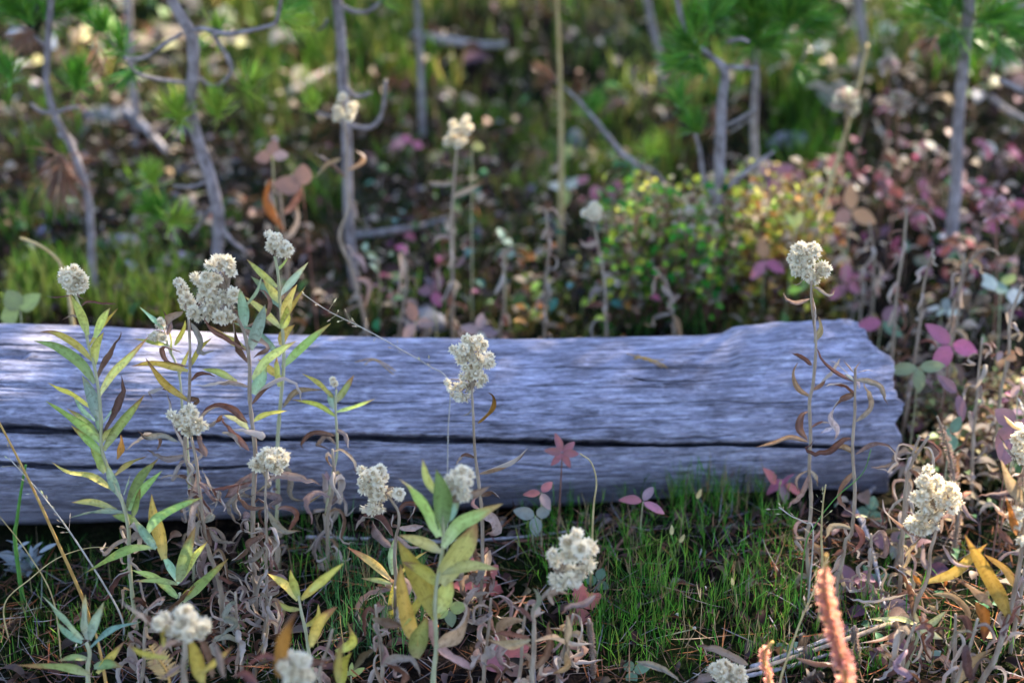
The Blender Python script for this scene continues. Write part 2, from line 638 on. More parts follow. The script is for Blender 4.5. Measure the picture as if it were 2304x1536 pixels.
# broken lip on top near the right end, scar on top near the left edge
dr += .006 * np.clip((U - .245) / .012, 0, 1) * np.clip((PH - .95) / .12, 0, 1) * (.6 + .8 * vnoise(U * 45, PH * 8, 31)) * np.clip((2.2 - PH) / .3, 0, 1)
dr -= .010 * np.clip((-.515 - U) / .01, 0, 1) * np.exp(-((PH - 1.12) / .05) ** 2)
end_pull = .016 * (vnoise(PH * 5, 0 * PH, 41) - .3) + .005 * (vnoise(PH * 27, 0 * PH, 43) - .5) + .035 * np.clip((PH - .85) / .5, 0, 1) * np.clip((2.4 - PH) / .4, 0, 1)
Ux = U - end_pull * np.clip((U - .33) / .11, 0, 1) ** 2
V = log_point(Ux, PH, dr)
V[..., 1] += slit * math.cos(R(28))       # the splits run inwards and slightly down, along the grain
V[..., 2] -= slit * math.sin(R(28))
nu, npn = U.shape
idx = np.arange(nu * npn).reshape(nu, npn)
nxt = np.roll(idx, -1, axis=1)
lf = np.stack([idx[:-1], nxt[:-1], nxt[1:], idx[1:]], -1).reshape(-1, 4)
luv = np.stack([U.ravel(), arc.ravel()], 1)
cvs, cfs, cuv = [V.reshape(-1, 3)], [lf], [luv]
base_n = nu * npn
for end, row in ((0, 0), (1, nu - 1)):      # splintered end faces, closing the log
    c0 = V[row].mean(0)
    prev, k = idx[row], 5
    for j in range(1, k + 1):
        s = 1 - j / k
        ring = c0 + (V[row] - c0) * max(s, .02)
        ring[:, 0] += (1 if end else -1) * (.008 * (vnoise(PH[row] * 6, np.full(npn, s * 9), 51) - .5) - .004 * j / k)
        cvs.append(ring)
        cuv.append(np.stack([np.full(npn, .3 * s), PH[row] * .1 * s], 1))
        ids = np.arange(base_n, base_n + npn)
        base_n += npn
        q = np.stack([prev, np.roll(prev, -1), np.roll(ids, -1), ids], -1)
        cfs.append(q if end else q[:, ::-1])
        prev = ids
M_WOOD = wood_material()
log = obj("fallen_log", np.vstack(cvs), np.vstack(cfs)[:, ::-1], M_WOOD, uv=np.vstack(cuv))
tag(log, "long weathered grey log lying on the ground with dark lengthwise cracks", "log")

# ------------------------------------------------------------------ leaves
PAL = {  # base, middle, tip colour; woolly underside
    'g': ((.46, .49, .22), (.36, .45, .12), (.42, .26, .08), .25),
    's': ((.42, .50, .33), (.33, .45, .27), (.44, .44, .18), .25),
    'y': ((.56, .55, .22), (.62, .57, .14), (.44, .24, .09), .28),
    'Y': ((.62, .58, .27), (.66, .58, .26), (.55, .40, .18), .30),
    'o': ((.56, .48, .13), (.62, .45, .075), (.30, .14, .06), .25),
    'O': ((.36, .18, .05), (.46, .19, .03), (.20, .08, .03), .20),
    'b': ((.27, .155, .10), (.185, .085, .050), (.15, .075, .05), .7),
    'p': ((.38, .27, .20), (.34, .235, .175), (.16, .08, .05), .65),
    'w': ((.44, .39, .30), (.52, .47, .39), (.30, .22, .15), .3),
    'd': ((.46, .32, .09), (.47, .29, .06), (.24, .11, .05), .3),
    't': ((.44, .31, .17), (.43, .27, .13), (.30, .16, .08), .60),
}


def ribbon(pts, width, rng, kind, roll0=None, twist=None, cup=None, nseg=15):
    """A lanceolate leaf along a 3D polyline. Returns verts, faces, uvs, colours."""
    c = catmull(pts, nseg)
    if kind in 'bp':      # shrivelled leaves are crumpled
        L_ = np.linalg.norm(np.diff(c, axis=0), axis=1).sum()
        c = c + rng.normal(0, .014 * L_, c.shape) * np.linspace(0, 1, nseg)[:, None]
    t = unit(np.gradient(c, axis=0))
    view = unit(np.array([0, 0, CAM_H]) - c[0])
    dead = kind in 'bptOw'
    roll0 = rng.normal(0, .42) if roll0 is None else roll0
    twist = (rng.normal(0, 1.1) if dead else rng.normal(0, .35)) if twist is None else twist
    cup = (rng.uniform(.35, .85) if dead else rng.uniform(.15, .4)) if cup is None else cup
    w = np.cross(t[0], view)
    w = unit(w) if np.linalg.norm(w) > .05 else unit(np.cross(t[0], [0.3, .2, 1]))
    s = np.linspace(0, 1, nseg)
    prof = np.clip(s, 0, 1) ** .62 * (1 - s) ** .95
    prof = prof / prof.max()
    prof = np.maximum(prof, np.where(s < .5, .16 if dead else .42 - .2 * s, .03))
    if dead:
        prof = prof * (1 + .15 * np.sin(s * 9 + rng.uniform(0, 6)))
    us = np.array([-1, -.55, 0, .55, 1])
    v, uv, col = [], [], []
    b0, m0, t0, wool = PAL[kind]
    jit = math.exp(rng.normal(0, .16))
    hue = np.exp(rng.normal(0, .07, 3))
    browntip = rng.uniform(.66, .97)
    edge_dark = rng.uniform(.0, .45)
    ph = rng.uniform(0, 6)
    for i in range(nseg):
        w = unit(w - t[i] * np.dot(w, t[i]))
        nrm = np.cross(w, t[i])
        a = roll0 + twist * s[i]
        wr, nr = math.cos(a) * w + math.sin(a) * nrm, -math.sin(a) * w + math.cos(a) * nrm
        hw = width * .5 * prof[i]
        wav = .18 * math.sin(s[i] * 11 + ph)
        for u in us:
            curl = cup * u * u + (wav * u)
            v.append(c[i] + wr * (u * hw * (1 - .25 * cup * abs(u))) + nr * hw * (curl - .12 * (u == 0)))
            uv.append((u * .5 + .5, s[i]))
            k = s[i]
            cc = np.array(b0) * max(0, 1 - k / .35) + np.array(m0) * min(1, k / .35)
            ft = np.clip((k - browntip + .12 * abs(u)) / .18, 0, 1)
            cc = cc * (1 - ft) + np.array(t0) * ft
            cc = cc * (1 - edge_dark * (abs(u) == 1) * (.4 + .6 * k))
            if u == 0:
                cc = cc * 1.12 + .012
            col.append((*np.clip(cc * jit * hue, 0, .9), wool))
    f = [(i * 5 + j, i * 5 + j + 1, (i + 1) * 5 + j + 1, (i + 1) * 5 + j) for i in range(nseg - 1) for j in range(4)]
    return v, np.array(f), uv, col


LEAF_LABEL = {}


def leaf_px(parent, view, kind, w, pts, Y, rng, dscale=1.0, name="leaf", wide=1.0):
    """Leaf whose line was read off the photo; it swings a little nearer or farther towards its tip."""
    pp = [px_of(view, *q) for q in pts]
    L = sum(math.hypot(pp[i + 1][0] - pp[i][0], pp[i + 1][1] - pp[i][1]) for i in range(len(pp) - 1)) / F_PX * Y
    dy = np.clip(rng.normal(0, .45), -.7, .7) * L * dscale
    p3 = [P(x, y, Y + dy * (k / (len(pp) - 1)) ** 1.3) for k, (x, y) in enumerate(pp)]
    wm = w / VIEW[view][2] / F_PX * depth(p3[0]) * 1.06 * wide
    v, f, uv, col = ribbon(p3, wm, rng, kind)
    return obj(name, v, f, M_LEAF, parent, col, uv)


def dead_leaf_pts(s, az, L, rng, droop=1.0):
    d = np.array([math.cos(az), math.sin(az), 0])
    z = np.array([0, 0, 1.])
    a = rng.uniform(.25, .6)
    up = rng.uniform(-.05, .22)
    side = np.array([-d[1], d[0], 0]) * rng.normal(0, .22)
    cur = rng.uniform(-.6, .4)
    cr = lambda k: rng.normal(0, .05 * k, 3)
    return [s, s + L * (d * a * .55 + z * up), s + L * (d * a + side * .4 + z * (up - .28 * droop) + cr(1)),
            s + L * (d * a * .85 + side - z * .66 * droop + cr(2)), s + L * (d * (a * .85 - cur) + side * 1.3 - z * (.72 + .16 * rng.normal()) * droop)]


# ------------------------------------------------------------------ flower heads of the everlastings (shared meshes)
def head_meshes(seed, opened):
    rng = np.random.default_rng(seed)
    acc_v, acc_f, nv = [], [], 0
    rings = [(6, .15, .55, .0034), (9, .55, .35, .0042), (11, .95, .1, .0046), (12, 1.35, -.05, .0046), (11, 1.8, -.3, .0042)]
    if opened == 0:
        rings = [(6, -.15, .7, .0036), (8, .15, .55, .0044), (10, .5, .3, .0046), (11, .95, .0, .0045), (10, 1.5, -.3, .004)]
    for n, el, cur, L in rings:
        a0 = rng.uniform(0, 6)
        for k in range(n):
            az = a0 + 2 * math.pi * k / n + rng.normal(0, .12)
            el_ = el + rng.normal(0, .14)
            ll = L * rng.uniform(.8, 1.2)
            rad = np.array([math.cos(az), math.sin(az), 0])
            tan = np.array([-math.sin(az), math.cos(az), 0])
            w = ll * .46 * rng.uniform(.85, 1.2)
            p = rad * .0011 * (1 + .3 * el) + np.array([0, 0, .0012 - .0011 * el])
            a = el_
            rows = []
            for s, ww in ((0, .5), (.4, 1.0), (.75, .8), (1.0, .12)):
                rows.append((p.copy(), ww))
                d = rad * math.sin(a) + np.array([0, 0, 1]) * math.cos(a)
                p = p + d * ll * .33
                a -= cur * .45 - rng.normal(0, .1)
            for c, ww in rows:
                nrm = -rad * math.cos(a) + np.array([0, 0, 1]) * math.sin(a)
                acc_v += [c - tan * w * ww * .5, c + nrm * w * -.12, c + tan * w * ww * .5]
            for i in range(3):
                for j in range(2):
                    acc_f.append((nv + i * 3 + j, nv + i * 3 + j + 1, nv + (i + 1) * 3 + j + 1, nv + (i + 1) * 3 + j))
            nv += 12
    bract = make_mesh("flower_head", acc_v, np.array(acc_f), M_PETAL)
    # centre: a dome of tiny dry florets
    cv, cf, nv = [], [], 0
    m = 34 if opened else 12
    for k in range(m):
        r = .0019 * math.sqrt((k + .5) / m) * (1 if opened == 2 else .75)
        a = k * 2.39996
        c = np.array([r * math.cos(a), r * math.sin(a), .0016 - 120 * r * r])
        h = rng.uniform(.0008, .0016) * (1 if opened else .6)
        s = .00042
        tip = c + np.array([r * .5 * math.cos(a), r * .5 * math.sin(a), h])
        cv += [c + np.array([s, 0, 0]), c + np.array([0, s, 0]), c + np.array([-s, 0, 0]), c + np.array([0, -s, 0])]
        cv += [tip + np.array([s, 0, 0]) * .8, tip + np.array([0, s, 0]) * .8, tip + np.array([-s, 0, 0]) * .8, tip + np.array([0, -s, 0]) * .8]
        for q in range(4):
            q2 = (q + 1) % 4
            cf.append((nv + q, nv + q2, nv + 4 + q2, nv + 4 + q))
        cf.append((nv + 4, nv + 5, nv + 6, nv + 7))
        nv += 8
    centre = make_mesh("flower_centre", cv, np.array(cf), M_CENTRE)
    return bract, centre


HEADS = [head_meshes(100 + i, k) for i, k in enumerate((2, 1, 0, 2, 1, 0, 1))]


def flower_heads(parent, view, pts, Y, rng, size=1.0, stem_tip=None, extra=.45, spread=.008):
    base = np.array(parent.location)
    p3 = [P(*px_of(view, *q), Y + rng.normal(0, spread * .5)) for q in pts]
    cen = np.mean(p3, axis=0) + np.array([0, .012, 0])
    for q in list(p3):
        if rng.random() < extra:
            p3.append(q + np.array([rng.normal(0, .004), rng.uniform(.006, .014), rng.normal(0, .004)]))
    sv, sf, ns = [], [], 0
    for q in p3:
        d = unit(q - cen) + rng.normal(0, .35, 3) + np.array([0, -.25, .1])
        rot = Vector(unit(d)).to_track_quat('Z', 'Y').to_matrix() @ Matrix.Rotation(rng.uniform(0, 6), 3, 'Z')
        br, ce = HEADS[rng.integers(len(HEADS))]
        o = bpy.data.objects.new("flower_head", br)
        COL.objects.link(o)
        o.parent = parent
        o.matrix_local = Matrix.Translation(Vector(q - base)) @ rot.to_4x4() @ Matrix.Scale(size * rng.uniform(.85, 1.2), 4)
        c = bpy.data.objects.new("flower_centre", ce)
        COL.objects.link(c)
        c.parent = o
        if stem_tip is not None:
            back = q - np.array(rot @ Vector((0, 0, .004)))
            mid = .5 * back + .5 * stem_tip + np.array([0, .004, .002])
            tv, tf = tube([stem_tip, mid, back], [.0007, .0006, .0006], 4, 7)
            sv += tv
            sf += [tuple(i + ns for i in q_) for q_ in tf]
            ns += len(tv)
    if sv:
        obj("flower_stalks", sv, sf, M_STEM, parent)


EVER = "pearly everlasting plants gone to seed around the log"


def everlasting(label, view, stem, Y, leaves=(), heads=(), hview=None, r=.0021, seed=1, droop=(0.35, 1.0, 12), size=1.0, green=False,
                lean=0.0, name="everlasting_plant", droop_kinds="pbppbpt", extra=.12, hspread=.009, dscale=1.0, wide=1.0):
    rng = np.random.default_rng(seed)
    pp = [px_of(*(q if isinstance(q[0], str) else (view, *q))) for q in stem]
    n = len(pp)
    sp = [P(x, y, Y + lean * (k / (n - 1))) for k, (x, y) in enumerate(pp)]
    last = sp[-1].copy()
    gz = float(ground_z(last[0], last[1]))
    if last[2] > gz - .002:
        sp.append(np.array([last[0] + rng.normal(0, .004), last[1], gz - .012]))
    base = sp[-1].copy()
    base[2] = gz
    root = thing(name, label, "plant", base, EVER)
    for q in sp[1:-1]:
        q[:2] += rng.normal(0, .0013, 2)
    v, f = tube(sp, [r * .62, r * .85, r, r * 1.1], 8, jitter=.08, rng=rng)
    obj("stem", v, f, M_STEM_G if green else M_STEM, root)
    for q in leaves:
        vw, kind, w, pts = q
        leaf_px(root, vw, kind, w, pts, Y, rng, dscale, wide=wide)
    if heads:
        flower_heads(root, hview or view, heads, Y, rng, size, sp[0], extra, hspread)
    t0, t1, k = droop
    cl = catmull(sp, 60)
    for i in range(k):
        t = t0 + (t1 - t0) * (i + rng.uniform(.1, .9)) / k
        s = cl[min(59, int(t * 59))]
        if s[2] < gz + .008:
            continue
        L = rng.uniform(.020, .044)
        p3 = dead_leaf_pts(s, i * 2.4 + rng.uniform(-.9, .9), L, rng, rng.uniform(.35, 1.15))
        for q in p3:
            q[2] = max(q[2], gz + .004)
        kd = droop_kinds[rng.integers(len(droop_kinds))]
        thin = rng.random() < .72
        lv, lf_, luv_, lc = ribbon(p3, rng.uniform(.0035, .006) if thin else rng.uniform(.006, .0105), rng, kd, twist=rng.normal(0, 2.4 if thin else 1.2), cup=rng.uniform(.6, 1.1))
        obj("leaf", lv, lf_, M_LEAF, root, lc, luv_)
    return root


# --- hero plants, read off the photo -------------------------------------------------------------
everlasting("tall leafy yellow-green everlasting with one white flower head, leftmost before the log", 'A',
    [(500, 470), (560, 650), (600, 800), (630, 950), (650, 1080), (670, 1200), (680, 1350), (690, 1536), ('B', 740, 200), ('B', 815, 350), ('B', 850, 520), ('B', 850, 700), ('B', 870, 950)], 1.22,
    [('A', 'y', 62, [(592, 760), (545, 620), (478, 490)]), ('A', 'b', 15, [(470, 495), (380, 510), (300, 495)]), ('A', 'b', 20, [(550, 565), (590, 535), (680, 545), (790, 550)]),
     ('A', 'p', 18, [(565, 650), (490, 630), (420, 655)]), ('A', 'p', 14, [(515, 460), (535, 500), (572, 522)]), ('A', 'y', 55, [(640, 780), (690, 660), (745, 575)]),
     ('A', 'o', 30, [(605, 830), (690, 700), (800, 575)]), ('A', 'y', 62, [(640, 960), (650, 830), (700, 740)]), ('A', 'b', 52, [(640, 1070), (700, 930), (825, 735)]),
     ('A', 'o', 48, [(625, 935), (520, 830), (380, 750), (270, 738)]), ('A', 'g', 72, [(640, 1085), (540, 950), (380, 840), (230, 800)]), ('A', 'y', 56, [(668, 1170), (760, 1020), (870, 910), (1000, 775)]),
     ('A', 'o', 45, [(620, 1255), (500, 1160), (400, 1120), (320, 1080)]), ('A', 's', 84, [(665, 1335), (610, 1150), (555, 1035)]), ('A', 'b', 60, [(700, 1430), (790, 1270), (830, 1150), (820, 1040)]),
     ('A', 'g', 66, [(690, 1490), (560, 1370), (420, 1270), (310, 1205)]), ('A', 'g', 42, [(670, 1440), (560, 1330), (450, 1255)]), ('A', 's', 34, [(640, 1340), (560, 1270), (490, 1160)]),
     ('A', 's', 26, [(690, 1360), (760, 1270), (830, 1180)]), ('A', 'g', 66, [(700, 1536), (800, 1380), (890, 1270), (975, 1165)]), ('A', 'y', 42, [(690, 1480), (740, 1400), (800, 1365)]),
     ('A', 'g', 55, [(690, 1560), (600, 1480), (480, 1370)]), ('A', 'O', 50, [(790, 1600), (815, 1500), (815, 1430)]), ('A', 's', 40, [(680, 1420), (650, 1330), (640, 1300)]),
     ('B', 's', 62, [(790, 310), (740, 200), (700, 80)]), ('B', 'y', 60, [(745, 265), (600, 180), (440, 150), (340, 80)]), ('B', 'y', 46, [(757, 165), (850, 80), (970, 40)]),
     ('B', 'g', 72, [(840, 400), (920, 200), (1045, 55)]), ('B', 'g', 56, [(850, 395), (940, 260), (1070, 135)]), ('B', 's', 36, [(815, 295), (840, 220), (862, 155)]),
     ('B', 'g', 44, [(875, 445), (900, 340), (925, 250)]), ('B', 's', 52, [(835, 412), (700, 395), (580, 410), (460, 445)]), ('B', 'y', 46, [(770, 395), (620, 345), (470, 345)]),
     ('B', 'g', 62, [(910, 485), (840, 450), (740, 430)]), ('B', 'g', 70, [(690, 150), (640, 50), (590, -30)])],
    [(430, 350), (470, 340), (500, 320), (540, 350), (420, 380), (460, 390), (510, 380), (550, 390), (470, 430), (520, 420), (560, 420), (490, 455), (540, 445), (450, 415)], r=.0019, seed=1, droop=(.66, 1, 16), green=True)

everlasting("low yellow-green everlasting shoot with a broad spotted yellow leaf, right of the leftmost plant", 'B',
    [(1185, 940), (1195, 1000), (1200, 1080), (1205, 1200)], 1.15,
    [('B', 'o', 92, [(1085, 720), (1055, 560), (1015, 430), (1000, 290)]), ('B', 'g', 68, [(965, 560), (1030, 450), (1170, 370), (1340, 310)]),
     ('B', 'g', 66, [(1025, 640), (880, 640), (740, 700), (560, 810)]), ('B', 's', 62, [(1180, 880), (1110, 760), (1035, 640)]), ('B', 'g', 82, [(1175, 870), (1220, 700), (1290, 500)]),
     ('B', 'y', 52, [(1190, 860), (1270, 720), (1370, 600)]), ('B', 'g', 72, [(1205, 1000), (1340, 860), (1505, 715)]), ('B', 'y', 56, [(1170, 970), (1030, 850), (870, 790)]),
     ('B', 'g', 42, [(1175, 885), (1040, 860), (890, 865)]), ('B', 'g', 48, [(1170, 975), (1110, 920), (1040, 880)]), ('B', 'o', 38, [(1190, 990), (1240, 930), (1290, 890)]),
     ('B', 'b', 38, [(1080, 1100), (1170, 1000), (1285, 880)]), ('B', 's', 58, [(1030, 650), (960, 560), (880, 450)])], r=.0019, seed=2, droop=(.5, 1, 5), green=True)

everlasting("tallest everlasting with the biggest cluster of white flower heads and curled brown leaves", 'A',
    [(1540, 470), (1590, 590), (1655, 740), (1690, 950), (1690, 1200), (1690, 1536), ('B', 1680, 200), ('B', 1675, 450), ('B', 1680, 800), ('B', 1700, 1150)], 1.20,
    [('A', 'b', 36, [(1660, 705), (1780, 640), (1815, 520), (1700, 420)]), ('A', 'b', 36, [(1670, 865), (1520, 780), (1400, 700), (1370, 620)]), ('A', 'b', 46, [(1685, 955), (1600, 850), (1580, 700), (1600, 640)]),
     ('A', 'p', 60, [(1655, 720), (1740, 800), (1800, 850), (1710, 912)]), ('A', 's', 82, [(1690, 860), (1745, 700), (1790, 555)]), ('A', 's', 72, [(1655, 700), (1640, 560), (1620, 450)]),
     ('A', 's', 26, [(1635, 590), (1730, 470), (1770, 355)]), ('A', 'y', 62, [(1660, 860), (1540, 790), (1400, 690)]), ('A', 'y', 62, [(1700, 1060), (1800, 930), (1900, 860), (2000, 800)]),
     ('A', 's', 86, [(1710, 1160), (1755, 1060), (1795, 950)]), ('A', 'p', 48, [(1685, 1112), (1540, 1072), (1400, 1092), (1270, 1110)]), ('A', 'g', 52, [(1600, 1070), (1480, 1010), (1365, 990)]),
     ('A', 'b', 62, [(1700, 1225), (1780, 1110), (1920, 1050), (2020, 1120), (2050, 1220)]), ('A', 'o', 42, [(1705, 1345), (1790, 1300), (1940, 1270)]), ('A', 'Y', 62, [(1680, 1395), (1620, 1335), (1510, 1300)]),
     ('A', 'b', 64, [(1670, 1350), (1560, 1262), (1430, 1255), (1340, 1360), (1350, 1430)]), ('A', 'b', 52, [(1500, 1300), (1440, 1350), (1380, 1380)]), ('A', 'b', 48, [(1680, 1540), (1560, 1400), (1490, 1310)]),
     ('A', 'p', 58, [(1690, 1435), (1790, 1440), (1680, 1405), (1560, 1390)]), ('A', 'b', 40, [(1640, 610), (1540, 600), (1430, 605)]), ('A', 'p', 36, [(1500, 1420), (1560, 1440), (1640, 1540)]),
     ('B', 'p', 82, [(1660, 150), (1605, 210), (1480, 320)]), ('B', 'b', 26, [(1670, 205), (1500, 240), (1310, 285)])],
    [(1425, 290), (1470, 270), (1520, 255), (1550, 270), (1490, 310), (1545, 310), (1560, 340), (1320, 370), (1350, 400), (1390, 370), (1440, 370), (1470, 385), (1410, 430), (1380, 460), (1440, 460), (1360, 510),
     (1500, 480), (1540, 490), (1580, 480), (1430, 520), (1480, 530), (1550, 520), (1590, 500), (1310, 600), (1350, 590), (1390, 580), (1430, 570), (1460, 560), (1340, 640), (1400, 630), (1480, 640), (1520, 620), (1550, 590), (1560, 640), (1510, 650), (1290, 620)],
    r=.0023, seed=3, droop=(.5, 1, 26), extra=.1)

everlasting("slender everlasting stalk with a small drooping flower cluster left of the biggest cluster", 'A',
    [(1250, 565), (1270, 650), (1280, 900), (1275, 1230), ('B', 1220, 0), ('B', 1255, 150), ('B', 1300, 350), ('B', 1350, 600), ('B', 1430, 850), ('B', 1470, 1100)], 1.24,
    [('A', 'b', 38, [(1265, 970), (1130, 930), (1100, 835), (1240, 885)]), ('A', 'p', 60, [(1235, 600), (1150, 650), (1120, 730)]), ('A', 'p', 46, [(1290, 680), (1350, 800), (1340, 885), (1455, 870)]),
     ('A', 'b', 58, [(1260, 1195), (1120, 1118), (1000, 1150), (1040, 1205)]), ('A', 'o', 56, [(1270, 1000), (1050, 945), (890, 970)]), ('A', 'o', 50, [(1265, 1200), (1100, 1080), (980, 915)]),
     ('A', 'b', 62, [(1250, 1540), (1160, 1350), (1130, 1150)]), ('A', 'b', 40, [(1270, 1190), (1330, 1200), (1300, 1240)]), ('A', 'b', 30, [(1280, 1080), (1360, 1020), (1460, 1040)]),
     ('A', 'o', 34, [(1280, 980), (1350, 850), (1430, 780)]), ('A', 'p', 44, [(1200, 1480), (1100, 1440), (1000, 1450), (930, 1410)]), ('A', 'b', 44, [(1060, 1536), (1080, 1480), (1000, 1440), (860, 1540)]),
     ('B', 'p', 42, [(1240, 30), (1100, 55), (960, -5)]), ('B', 'b', 40, [(1250, 200), (1150, 175), (1050, 190)])],
    [(1205, 400), (1225, 420), (1195, 410), (1220, 470), (1250, 450), (1260, 500), (1280, 520), (1230, 520), (1290, 540), (1250, 560)], r=.002, seed=4, droop=(.42, 1, 22), size=.85, extra=.1)

everlasting("yellowing everlasting half hidden behind a slender stalk, with a faint flower head at its left", 'A',
    [(1120, 770), (1150, 850), (1180, 950), (1215, 1060), (1240, 1300), (1250, 1530)], 1.30,
    [('A', 's', 46, [(1100, 720), (1010, 640), (940, 570)]), ('A', 'y', 38, [(1155, 900), (1160, 800), (1140, 720)]), ('A', 'o', 34, [(1180, 830), (1240, 720), (1250, 660)]),
     ('A', 'y', 38, [(1140, 835), (1030, 810), (900, 785)]), ('A', 'y', 32, [(1205, 1040), (1250, 930), (1280, 850)]), ('A', 'p', 44, [(1130, 760), (1150, 690), (1100, 600)])],
    [(1025, 770), (1050, 760), (1070, 770), (1085, 690), (1080, 665), (1045, 780), (1100, 780)], r=.0017, seed=5, droop=(.6, 1, 10), size=.85, green=True)

everlasting("upright yellow-green everlasting with two flower heads on a bent tip above the log", 'A',
    [(1855, 230), (1865, 350), (1890, 560), (1900, 800), (1900, 1000), (1890, 1200), (1885, 1480), ('B', 1830, 250), ('B', 1810, 600)], 1.31,
    [('A', 'y', 46, [(1870, 435), (1770, 350), (1665, 250)]), ('A', 's', 52, [(1888, 495), (1970, 400), (2080, 270)]), ('A', 'y', 62, [(1885, 540), (1830, 450), (1775, 370)]),
     ('A', 's', 62, [(1890, 570), (1790, 450), (1695, 365)]), ('A', 'y', 76, [(1900, 680), (1955, 540), (2005, 420)]), ('A', 'o', 36, [(1905, 690), (1980, 560), (2065, 430)]),
     ('A', 'y', 52, [(1895, 710), (1780, 600), (1650, 500)]), ('A', 'o', 62, [(1895, 830), (1920, 750), (1990, 690)]), ('A', 's', 58, [(1890, 905), (1800, 800), (1690, 720), (1560, 670)]),
     ('A', 'g', 58, [(1905, 980), (2010, 870), (2120, 770), (2235, 680)]), ('A', 'o', 50, [(1895, 1045), (1820, 990), (1740, 920)]), ('A', 'y', 66, [(1890, 1110), (1880, 1000), (1870, 900)]),
     ('A', 'y', 60, [(1900, 720), (1930, 650), (1940, 560)]), ('A', 'y', 30, [(1870, 330), (1920, 280), (1950, 220)])],
    [(1820, 90), (1850, 110), (1880, 100), (1840, 140), (1870, 150), (1900, 150), (1930, 160), (1950, 180), (1910, 190), (1935, 205), (1895, 205), (1830, 170)], r=.0021, seed=6, droop=(.62, 1, 12), green=True, extra=.1)

everlasting("short everlasting whose white head is clasped by a curled brown leaf, below the slender stalk", 'A',
    [(1290, 1450), ('B', 1290, 60), ('B', 1330, 300), ('B', 1370, 600), ('B', 1440, 900), ('B', 1470, 1150)], 1.185,
    [('A', 'p', 56, [(1390, 1580), (1360, 1480), (1345, 1400)]), ('B', 'p', 60, [(1250, 315), (1290, 240), (1290, 150)]), ('B', 'b', 36, [(1460, 345), (1390, 260), (1330, 130)]),
     ('B', 'b', 58, [(1395, 630), (1330, 500), (1310, 400)]), ('B', 'p', 40, [(1440, 330), (1440, 270), (1420, 380)]), ('B', 'p', 40, [(1380, 520), (1440, 590), (1560, 610)]),
     ('B', 'b', 50, [(1200, 560), (1150, 560), (1100, 620)]), ('B', 'p', 44, [(1350, 480), (1400, 430), (1370, 410)])],
    [(1160, 1300), (1200, 1320), (1240, 1290), (1280, 1260), (1310, 1290), (1220, 1360), (1260, 1340), (1300, 1340), (1340, 1350), (1250, 1390), (1290, 1390), (1330, 1400), (1370, 1370), (1270, 1420)], r=.0021, seed=7, droop=(.2, 1, 20))

everlasting("everlasting with a flat white head on a thin stem, in front of the tallest plant", 'B',
    [(1760, 130), (1765, 300), (1760, 450), (1765, 620), (1745, 800), (1740, 1100)], 1.165,
    [('B', 'p', 58, [(1762, 205), (1850, 165), (1980, 190), (2115, 225)]), ('B', 'p', 52, [(1765, 400), (1820, 500), (1890, 545), (2000, 530)]), ('B', 'p', 58, [(1765, 625), (1680, 730), (1570, 745)]),
     ('B', 'p', 60, [(1785, 770), (1825, 680), (1780, 560)]), ('B', 'b', 52, [(1740, 560), (1650, 620), (1690, 690)]), ('B', 'b', 48, [(1640, 640), (1580, 690), (1525, 730)]),
     ('B', 'b', 40, [(1760, 380), (1640, 370), (1570, 280), (1600, 200)]), ('B', 'b', 46, [(1830, 390), (1880, 380), (1950, 420), (1890, 560)]), ('B', 'p', 50, [(1730, 830), (1680, 980), (1580, 1060)])],
    [(1665, 90), (1700, 70), (1730, 50), (1760, 30), (1800, 15), (1840, 10), (1870, 40), (1780, 70), (1820, 60), (1740, 95), (1700, 105), (1800, 100), (1850, 90), (1830, 125), (1870, 80), (1770, 110)], r=.0015, seed=8, droop=(.3, 1, 22))

everlasting("thin pale everlasting shoot with a few leaves, alone before the middle of the log", 'A',
    [(2270, 1130), (2265, 1250), (2270, 1536), ('B', 2200, 150), ('B', 2150, 400), ('B', 2170, 600)], 1.31,
    [('A', 'y', 42, [(2262, 1195), (2150, 1080), (2040, 1020)]), ('A', 'o', 36, [(2268, 1310), (2140, 1230), (1970, 1195)]), ('A', 't', 44, [(1910, 1250), (2010, 1140), (2190, 1130)]),
     ('I', 'g', 52, [(15, 1215), (80, 1120), (140, 1030)]), ('I', 'y', 36, [(20, 1280), (150, 1245), (285, 1190)]), ('I', 's', 60, [(10, 1260), (-15, 1180), (-30, 1130)]),
     ('I', 'p', 40, [(20, 1400), (90, 1440), (105, 1536)]), ('A', 'b', 40, [(2260, 1440), (2120, 1420), (2040, 1490), (2050, 1536)]), ('A', 'p', 36, [(2270, 1500), (2200, 1440), (2140, 1500), (2220, 1536)])],
    [(2245, 1060), (2255, 1085)], r=.0017, seed=9, droop=(.45, 1, 14), size=.7, green=True)

